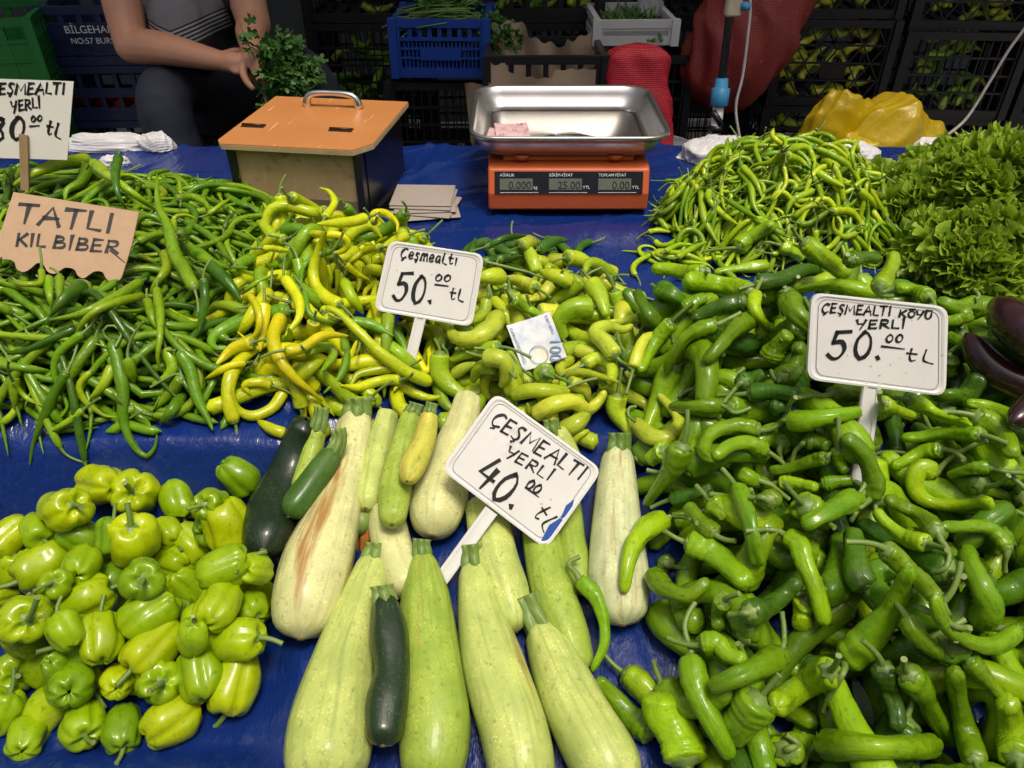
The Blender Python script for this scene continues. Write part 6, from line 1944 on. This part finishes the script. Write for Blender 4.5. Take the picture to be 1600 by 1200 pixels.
MB().tube([pm - dr * .085 - og, pm - dr * .105 - og], .022, 12).build('black_band', M['black'], pl_, True)
ks = aty(1146, 8, 2.41)
m_ = MB(); m_.box(tuple(ks - og), (.045, .03, .06), bev=.006); m_.build('switch_box', M['cream'], pl_)
m_ = MB(); m_.tube([ks + np.array([.02, -.01, .0]) - og, ks + np.array([.045, -.012, -.002]) - og], .011, 12); m_.build('clamp_knob', M['cyan'], pl_, True)


def cable(label, uvy, r, mat, name='cable'):
    P = catmull([aty(u, v, y) for u, v, y in uvy], 60)
    o = link(name, None); bpy.data.objects.remove(o)
    o = MB().tube(P, r, 8).build(name, mat, None, True); tag(o, label, 'cable')


M['cable'] = simple('dirty_white_cable', (.55, .52, .50), .5)
cable('white cable hanging down beside the blue clamped pole', [(1160, -60, 2.40), (1172, 0, 2.40), (1168, 60, 2.39), (1160, 120, 2.38), (1150, 165, 2.37), (1154, 205, 2.35), (1165, 260, 2.33)], .0042, M['cable'])
cable('white cable swinging up towards the picture edge over black crates', [(1440, 245, 2.25), (1475, 215, 2.35), (1510, 185, 2.42), (1545, 130, 2.45), (1575, 80, 2.46), (1610, 30, 2.47), (1660, -60, 2.5)], .0045, M['cable'])
yb = aty(1365, 215, 2.35)
Vy, Fy, oy = [], [], 0
for (dx, dy, w_, d_, h_, sd0) in ((-.10, .03, .26, .16, .215, 35), (.03, -.02, .30, .20, .205, 37), (.14, .02, .22, .16, .14, 41), (-.04, -.06, .24, .12, .12, 43)):
    q = crumple('lobe', w_, d_, h_, None, sd0, 90, 50, .20, .62, .03)
    A_ = np.empty(len(q.vertices) * 3, np.float32); q.vertices.foreach_get('co', A_); bpy.data.meshes.remove(q)
    Vy.append(A_.reshape(-1, 3) + [dx, dy, 0]); Fy.append(grid_faces(50, 90)[:, ::-1] + oy); oy += len(A_) // 3
o = link('plastic_bag', mesh_quads('plastic_bag', np.vstack(Vy), np.vstack(Fy)), M['yellow_bag'], None, (yb[0], yb[1], .62)); tag(o, 'big crumpled yellow plastic bag behind the table edge', 'plastic bag')
crate('black crate carrying the yellow bag', (yb[0], yb[1] + .02, .33), .42, .30, .285, M['black_crate'], 'bars', 0)
crate('lower black crate below the yellow bag', (yb[0], yb[1] + .02, .04), .42, .30, .285, M['black_crate'], 'bars', 0)

# ------------------------------------------------------------------ green and navy crates beside the seller
for i, lb in enumerate(shelf(4, '%s bright green plastic crate in the corner stack')):
    crate(lb, (-1.785 + .006 * i, 2.72 + .01 * (i % 2), .06 + i * .235), .44, .36, .23, M['green_crate'], 'slots', R(14))
NV = []
for i in range(5):
    p_ = (-1.40 + .003 * i, 2.94, .06 + i * .188)
    root = crate(['lowest', 'second', 'third', 'fourth', 'uppermost'][i] + ' navy blue tomato crate in the stack behind the elbow' + (', white lettering on it' if i == 4 else ''), p_, .42, .32, .185, M['navy_crate'], 'windows' if i < 4 else 'slots', R(3))
    NV.append(root)
    if i == 4:
        text('BİLGEHAN', (-.115, -.168, .105), .034, M['white_print'], root); text('NO:57 BURSA', (-.105, -.168, .072), .0265, M['white_print'], root)
M['tomato'] = simple('tomato_skin', (.36, .022, .012), .25, nscale=20, var=.25)
th_ = np.linspace(.03, math.pi - .03, 12)[:, None]; ph_ = np.linspace(0, 2 * math.pi, 18, endpoint=False)[None, :]
tv = np.stack([np.sin(th_) * np.cos(ph_), np.sin(th_) * np.sin(ph_), .82 * np.cos(th_) * (1 - .35 * np.exp(-(np.sin(th_) / .35) ** 2)) + 0 * ph_], -1) * .033
tm = mesh_quads('tomato', tv.reshape(-1, 3), grid_faces(12, 18)[:, ::-1]); tm.materials.append(M['tomato'])
for i in range(5):
    for k in range(5):
        o = link('tomato', tm, None, None, (-1.40 + (k - 2) * .072 + rng.normal(0, .006), 2.94 - .115 + rng.uniform(0, .02), .06 + i * .188 + .045 + rng.uniform(0, .02)))
        o.rotation_euler = tuple(rng.uniform(-1, 1, 3)); tag(o, ['red tomato in the lowest navy crate', 'red tomato in the second navy crate', 'red tomato in the third navy crate', 'red tomato in the fourth navy crate', 'red tomato in the lettered navy crate'][i], 'tomato', 'tomatoes in the navy crates')
cb = aty(140, 195, 2.30)
o = MB().box((0, 0, 0), (.16, .16, .16), bev=.004).build('cardboard_box', M['card']); o.location = (cb[0], cb[1], .62); o.rotation_euler = (0, 0, R(12)); tag(o, 'plain brown cardboard box beside the navy crates', 'box')
MB().box((0, 0, .081), (.05, .161, .001)).build('tape', M['paper'], o)
crate('navy crate under the cardboard box', (cb[0], cb[1], .25), .40, .30, .285, M['navy_crate'], 'bars', 0)
crate('black crate the seated person sits on', (-1.0, 2.86, .33), .42, .36, .30, M['black_crate'], 'bars', 0)
crate('lower black crate under the seat', (-1.0, 2.86, .02), .42, .36, .30, M['black_crate'], 'bars', 0)
crate('black crate used as a footrest', (-.82, 2.42, .02), .60, .30, .30, M['black_crate'], 'bars', 0)

# ------------------------------------------------------------------ person on the crates, sorting parsley
def remeshed(name, chains, mat, voxel, parent=None, smooth=4, loc=None):
    mb = MB()
    for pts, rr in chains:
        pts = np.array(pts, float); rr = np.array(rr, float)
        P = catmull(np.column_stack([pts, rr]), max(10, 6 * len(pts)))
        r = np.maximum(P[:, 3], .002)
        d0 = P[0, :3] - P[1, :3]; d0 /= np.linalg.norm(d0); d1 = P[-1, :3] - P[-2, :3]; d1 /= np.linalg.norm(d1)
        ca = [(P[0, :3] + d0 * r[0] * math.sin(a), r[0] * math.cos(a)) for a in (1.5, 1.1, .7, .35)]
        cz = [(P[-1, :3] + d1 * r[-1] * math.sin(a), r[-1] * math.cos(a)) for a in (.35, .7, 1.1, 1.5)]
        Q = np.vstack([[c[0] for c in ca], P[:, :3], [c[0] for c in cz]]); q = np.concatenate([[c[1] for c in ca], r, [c[1] for c in cz]])
        mb.tube(Q, q, 14)
    o = mb.build(name, mat, None, True)
    rm = o.modifiers.new('remesh', 'REMESH'); rm.mode = 'VOXEL'; rm.voxel_size = voxel
    sm = o.modifiers.new('smooth', 'SMOOTH'); sm.iterations = smooth; sm.factor = .5
    dg = bpy.context.evaluated_depsgraph_get(); dg.update()
    me = bpy.data.meshes.new_from_object(o.evaluated_get(dg))
    o.modifiers.clear(); old = o.data; o.data = me; bpy.data.meshes.remove(old)
    me.shade_smooth(); me.name = name
    if parent is not None: o.parent = parent
    return o


m, nt, p = new_mat('skin')
tcn = nt.nodes.new('ShaderNodeTexCoord').outputs['Object']
nt.links.new(mixc(nt, noise(nt, tcn, 16, 3), (.44, .21, .125), (.56, .29, .18)), p.inputs['Base Color']); p.inputs['Roughness'].default_value = .5; bump(nt, p, noise(nt, tcn, 150, 2), .15, .002)
M['skin'] = m
sh_r, el_r, wr_r = (-1.175, 2.60, 1.18), (-1.145, 2.47, .945), (-.870, 2.385, .925)
sh_l, el_l, wr_l = (-.83, 2.60, 1.17), (-.775, 2.50, 1.00), (-.755, 2.375, .955)


def hand(w, d, side, palm_n, curl):
    """palm and five unequal bent fingers, as chains"""
    w = np.array(w); d = np.array(d) / np.linalg.norm(d); n = np.array(palm_n) / np.linalg.norm(palm_n)
    s = np.cross(n, d) * side
    n = np.cross(d, s) * side
    out = [([w - d * .01, w + d * .03, w + d * .075], [.026, .030, .030])]
    for o in (-.022, .0, .022): out.append(([w + s * o * .6 + d * .02, w + s * o + d * .08], [.016, .014]))
    for k, (o, L) in enumerate(((-.031, .062), (-.010, .078), (.011, .083), (.031, .075))):
        b = w + s * o + d * .082
        p1 = b + d * L * .42 - n * L * .10 * curl; p2 = p1 + d * L * .24 - n * L * .30 * curl; p3 = p2 + d * L * .02 - n * L * .30 * curl
        out.append(([b - d * .015, b, p1, p2, p3], [.0105, .0105, .0095, .0088, .0075]))
    t0 = w + s * .026 + d * .02
    out.append(([t0, t0 + s * .028 + d * .025 - n * .01, t0 + s * .034 + d * .055 - n * .022, t0 + s * .028 + d * .078 - n * .03], [.014, .0125, .011, .009]))
    return out


body = [
    ([(-1.02, 2.74, .76), (-1.02, 2.70, .90), (-1.02, 2.66, 1.03), (-1.02, 2.64, 1.15)], [.13, .135, .14, .12]),
    ([(-1.02, 2.63, 1.22), (-1.02, 2.60, 1.31)], [.058, .055]),
    ([sh_r, (-1.02, 2.64, 1.20), sh_l], [.062, .09, .062]),
    ([sh_r, (-1.170, 2.54, 1.06), el_r], [.060, .058, .050]), ([el_r, (-1.04, 2.44, .944), wr_r], [.050, .048, .031]),
    ([sh_l, (-.80, 2.55, 1.08), el_l], [.060, .056, .050]), ([el_l, (-.77, 2.44, .985), wr_l], [.048, .045, .030]),
    ([(-1.02, 2.57, 1.36), (-1.02, 2.58, 1.42), (-1.02, 2.59, 1.47)], [.070, .082, .074]), ([(-1.02, 2.545, 1.33), (-1.02, 2.53, 1.37)], [.050, .058]),
    ([(-1.02, 2.505, 1.41), (-1.02, 2.482, 1.385)], [.010, .014]), ([(-1.04, 2.485, 1.345), (-1.0, 2.485, 1.345)], [.009, .009]),
    ([(-1.102, 2.59, 1.42), (-1.106, 2.60, 1.39)], [.014, .010]), ([(-.938, 2.59, 1.42), (-.934, 2.60, 1.39)], [.014, .010]),
    ([(-1.06, 2.70, .78), (-1.06, 2.40, .805), (-1.03, 2.36, .55), (-1.03, 2.36, .40)], [.085, .065, .05, .04]),
    ([(-.96, 2.70, .78), (-.64, 2.46, .85), (-.60, 2.46, .58), (-.60, 2.46, .40)], [.085, .065, .05, .04]),
]
body += hand(wr_r, (.95, -.15, -.10), 1, (.1, -.5, .85), 1.0) + hand(wr_l, (.45, -.5, -.45), -1, (.3, -.6, .75), 1.0)
per = remeshed('person', body, M['skin'], .0055, smooth=3)
tag(per, 'seated person in a striped grey shirt and navy trousers sorting parsley', 'person')
m, nt, p = new_mat('striped_shirt')
tcn = nt.nodes.new('ShaderNodeTexCoord').outputs['Object']
sx = nt.nodes.new('ShaderNodeSeparateXYZ'); nt.links.new(tcn, sx.inputs[0])
# height with a dip across the chest
ax_ = nd(nt, 'ShaderNodeMath', operation='ADD'); nt.links.new(sx.outputs['X'], ax_.inputs[0]); ax_.inputs[1].default_value = 1.02
ab = nd(nt, 'ShaderNodeMath', operation='ABSOLUTE'); nt.links.new(ax_.outputs[0], ab.inputs[0])
hh = nd(nt, 'ShaderNodeMath', operation='MULTIPLY_ADD'); nt.links.new(ab.outputs[0], hh.inputs[0]); hh.inputs[1].default_value = -.32; nt.links.new(sx.outputs['Z'], hh.inputs[2])
sn = nd(nt, 'ShaderNodeMath', operation='SINE'); ml = nd(nt, 'ShaderNodeMath', operation='MULTIPLY'); nt.links.new(hh.outputs[0], ml.inputs[0]); ml.inputs[1].default_value = 560; nt.links.new(ml.outputs[0], sn.inputs[0])
stripes = mixc(nt, ramp(nt, sn.outputs[0], -.1, .1), (.012, .012, .014), (.30, .30, .31))
lowpart = mixc(nt, ramp(nt, hh.outputs[0], .925, .93), (.014, .014, .017), stripes)
allc = mixc(nt, ramp(nt, hh.outputs[0], .985, .99), lowpart, (.17, .17, .185))
allc = mixc(nt, ramp(nt, ab.outputs[0], .145, .15), allc, (.015, .015, .018))
nt.links.new(allc, p.inputs['Base Color']); p.inputs['Roughness'].default_value = .8
bump(nt, p, noise(nt, tcn, 14, 3), .6, .02)
shirt = remeshed('shirt', [
    ([(-1.02, 2.70, .86), (-1.02, 2.68, .92), (-1.02, 2.65, 1.04), (-1.02, 2.64, 1.17)], [.138, .142, .140, .12]), ([(-1.02, 2.56, .93), (-1.02, 2.58, 1.0)], [.10, .10]), ([(-1.08, 2.66, 1.02), (-.96, 2.66, 1.02)], [.12, .12]),
    ([sh_r, (-1.02, 2.64, 1.20), sh_l], [.075, .098, .075]), ([sh_r, (-1.175, 2.565, 1.075)], [.072, .070]), ([sh_l, (-.81, 2.565, 1.075)], [.075, .070])], m, .008, per, 6)
M['trouser'] = simple('navy_trousers', (.014, .018, .034), .8, nscale=10, var=.3, bmp=.6)
bump(M['trouser'].node_tree, M['trouser'].node_tree.nodes['Principled BSDF'], noise(M['trouser'].node_tree, M['trouser'].node_tree.nodes['Texture Coordinate'].outputs['Object'], 5, 2, .5), .8, .05)
tro = remeshed('trousers', [
    ([(-1.02, 2.74, .74), (-1.02, 2.72, .86)], [.155, .150]),
    ([(-1.06, 2.68, .79), (-1.06, 2.40, .805), (-1.03, 2.35, .58), (-1.03, 2.36, .42)], [.100, .083, .076, .07]),
    ([(-.96, 2.68, .79), (-.64, 2.45, .855), (-.60, 2.45, .60), (-.60, 2.46, .42)], [.105, .088, .078, .070])], M['trouser'], .010, per, 6)
M['hair'] = simple('dark_hair', (.03, .022, .018), .6, nscale=90, var=.4, bmp=.5)
remeshed('hair', [([(-1.02, 2.60, 1.44), (-1.02, 2.61, 1.485)], [.086, .076]), ([(-1.02, 2.63, 1.40), (-1.02, 2.62, 1.45)], [.068, .075])], M['hair'], .007, per, 3)
M['shoe'] = simple('dark_shoe', (.02, .018, .016), .5)
for lx, ly in ((-1.03, 2.34), (-.60, 2.44)):
    q = remeshed('shoe', [([(lx, ly + .06, .365), (lx, ly, .37), (lx, ly - .12, .358)], [.042, .045, .036])], M['shoe'], .008, per, 3)
eye_m = simple('eye_white', (.7, .68, .65), .2)
for ex_ in (-1.05, -.99): MB().tube([(ex_, 2.512, 1.415), (ex_, 2.503, 1.412), (ex_, 2.498, 1.411)], [.012, .010, .003], 12).build('eye', eye_m, per, True)

# withered courgette flower and a stray leaf
M['flower'] = simple('wilted_flower', (.40, .15, .02), .6, nscale=90, var=.5)
t_ = hit(566, 826) - .006
c_ = EYE + ray(566, 800) * t_; e_ = EYE + ray(563, 858) * t_
fl = MB()
for k in range(5):
    a = k * 1.2566
    sd_ = np.array([math.cos(a), math.sin(a) * .5, math.sin(a) * .6]) * .008
    fl.tube(catmull([c_ - c_, (e_ - c_) * .35 + sd_, (e_ - c_) * .7 + sd_ * 1.1, (e_ - c_) * 1.05 + sd_ * .5], 10), np.array([.004, .006, .0065, .006, .0055, .005, .0045, .004, .003, .0015]), 6)
o = fl.build('zucchini_flower', M['flower'], None, True); o.location = tuple(c_); tag(o, 'wilted orange flower at the tip of a slim pale zucchini', 'flower')
sp_ = MB(); sp_.tube([(0, 0, 0), (e_ - c_) * .35, (e_ - c_) * .62], [.012, .013, .006], 8); sp_.build('flower_base', M['stem'], o, True)
t_ = hit(1355, 1088) - .01
c_ = EYE + ray(1355, 1088) * t_
lf = MB(); n_ = 8
for i in range(n_):
    s0, s1 = i / n_, (i + 1) / n_
    w = lambda s: .0075 * math.sin(math.pi * min(1, s * 1.02)) ** .8
    for sg in (-1, 1):
        lf.add([(0, -s0 * .05, .004 * s0), (0, -s1 * .05, .004 * s1), (sg * w(s1), -s1 * .05, .005 + .01 * s1), (sg * w(s0), -s0 * .05, .005 + .01 * s0)], [(0, 1, 2, 3)])
o = lf.build('fallen_leaf', simple('dark_leaf', (.012, .020, .012), .85, spec=.05), None, True); o.location = (c_[0] - .01, c_[1] + .02, c_[2] + .004); o.rotation_euler = (R(35), 0, R(10)); tag(o, 'single dark leaf lying among the green peppers at the bottom', 'leaf')

# ------------------------------------------------------------------ say which pepper is which: shape, colour and what it lies next to
MARK = {
    'A': [((115, 370), 'cardboard sign'), ((42, 240), 'paper sign stick'), ((350, 330), 'cash box'), ((390, 500), 'yellow heap'), ((200, 670), 'tarp ridge')],
    'B': [((480, 340), 'cash box'), ((350, 560), 'thin green heap'), ((560, 640), 'zucchini stalks'), ((650, 520), 'small sign stick')],
    'C': [((670, 440), 'small white sign'), ((838, 535), 'folded banknote'), ((830, 650), 'leaning 40 sign'), ((960, 690), 'whitish zucchini'), ((980, 480), 'bare tarp')],
    'D': [((1370, 540), 'large white sign'), ((1355, 690), 'sign stick'), ((965, 850), 'whitish zucchini'), ((1500, 400), 'lettuce'), ((1570, 540), 'eggplants'), ((1200, 330), 'chilli heap'), ((930, 1150), 'slanting pale zucchini'), ((1360, 1090), 'dark leaf'), ((1590, 850), 'picture edge')],
    'E': [((1010, 290), 'scale'), ((1110, 240), 'white bag'), ((1360, 190), 'yellow bag'), ((1390, 340), 'lettuce'), ((1200, 400), 'green peppers')],
    'G': [((740, 400), 'small white sign'), ((880, 360), 'bare tarp')],
}
NOUN = dict(A='thin pepper', B='crooked pepper', C='stubby pepper', D='blunt pepper', E='curly chilli', G='chilli')
ORD = ['first', 'second', 'third', 'fourth', 'fifth', 'sixth', 'seventh', 'eighth', 'ninth', 'tenth', 'eleventh', 'twelfth']


def pix(p):
    d = np.asarray(p) - EYE
    w = d @ FW
    return 800 + FPX * (d @ RT) / w, 600 - FPX * (d @ UP) / w


groups = {}
for o, kind, PP, c in REG:
    u, v = pix(PP[60])
    k = np.linalg.norm(PP[-1] - PP[0]) / np.linalg.norm(np.diff(PP, axis=0), axis=1).sum()
    shape = 'straight' if k > .95 else 'bent' if k > .8 else 'curled'
    q = c[0] / c[1]
    colr = {'A': [(.48, 'dark green'), (9, 'light green')], 'B': [(.6, 'green'), (.88, 'lime'), (9, 'yellow')], 'C': [(.68, 'grass green'), (.78, 'lime'), (9, 'pale')],
            'D': [(.45, 'dark green'), (.53, 'mid green'), (9, 'bright green')], 'E': [(.56, 'green'), (9, 'yellowish green')], 'G': [(9, 'dark green')]}[kind]
    cw = next(n for t, n in colr if q < t)
    mk = min(MARK[kind], key=lambda m_: (m_[0][0] - u) ** 2 + (m_[0][1] - v) ** 2)
    groups.setdefault((kind, shape, cw, mk[1]), []).append((math.hypot(mk[0][0] - u, mk[0][1] - v), o))
for (kind, shape, cw, mk), lst in groups.items():
    lst.sort(key=lambda a: a[0])
    for i, (_, o) in enumerate(lst):
        if i < 12: o['label'] = '%s %s %s %s counting outward from the %s' % (ORD[i], shape, cw, NOUN[kind], mk)
        else: o['label'] = '%s %s %s deep in the crowd some way from the %s' % (shape, cw, NOUN[kind], mk)

BM = [((430, 790), 'dark zucchini'), ((200, 720), 'back wall of the trough'), ((0, 950), 'picture edge'), ((440, 950), 'cream zucchini'), ((230, 1190), 'front tarp fold')]
groups = {}
for o, p_, a, f, ci in BREG:
    u, v = pix(p_)
    mk = min(BM, key=lambda m_: (m_[0][0] - u) ** 2 + (m_[0][1] - v) ** 2)
    face = 'stalk towards the viewer' if a @ f < -.45 else 'stalk turned away' if a @ f > .45 else 'lying sideways'
    groups.setdefault((face, ['lime', 'yellowish', 'green', 'dark green', 'mid green'][ci], mk[1]), []).append((math.hypot(mk[0][0] - u, mk[0][1] - v), o))
for (face, cw, mk), lst in groups.items():
    lst.sort(key=lambda q: q[0])
    for i, (_, o) in enumerate(lst): o['label'] = '%s %s bell pepper, %s, from the %s' % (ORD[min(i, 11)], cw, face, mk)
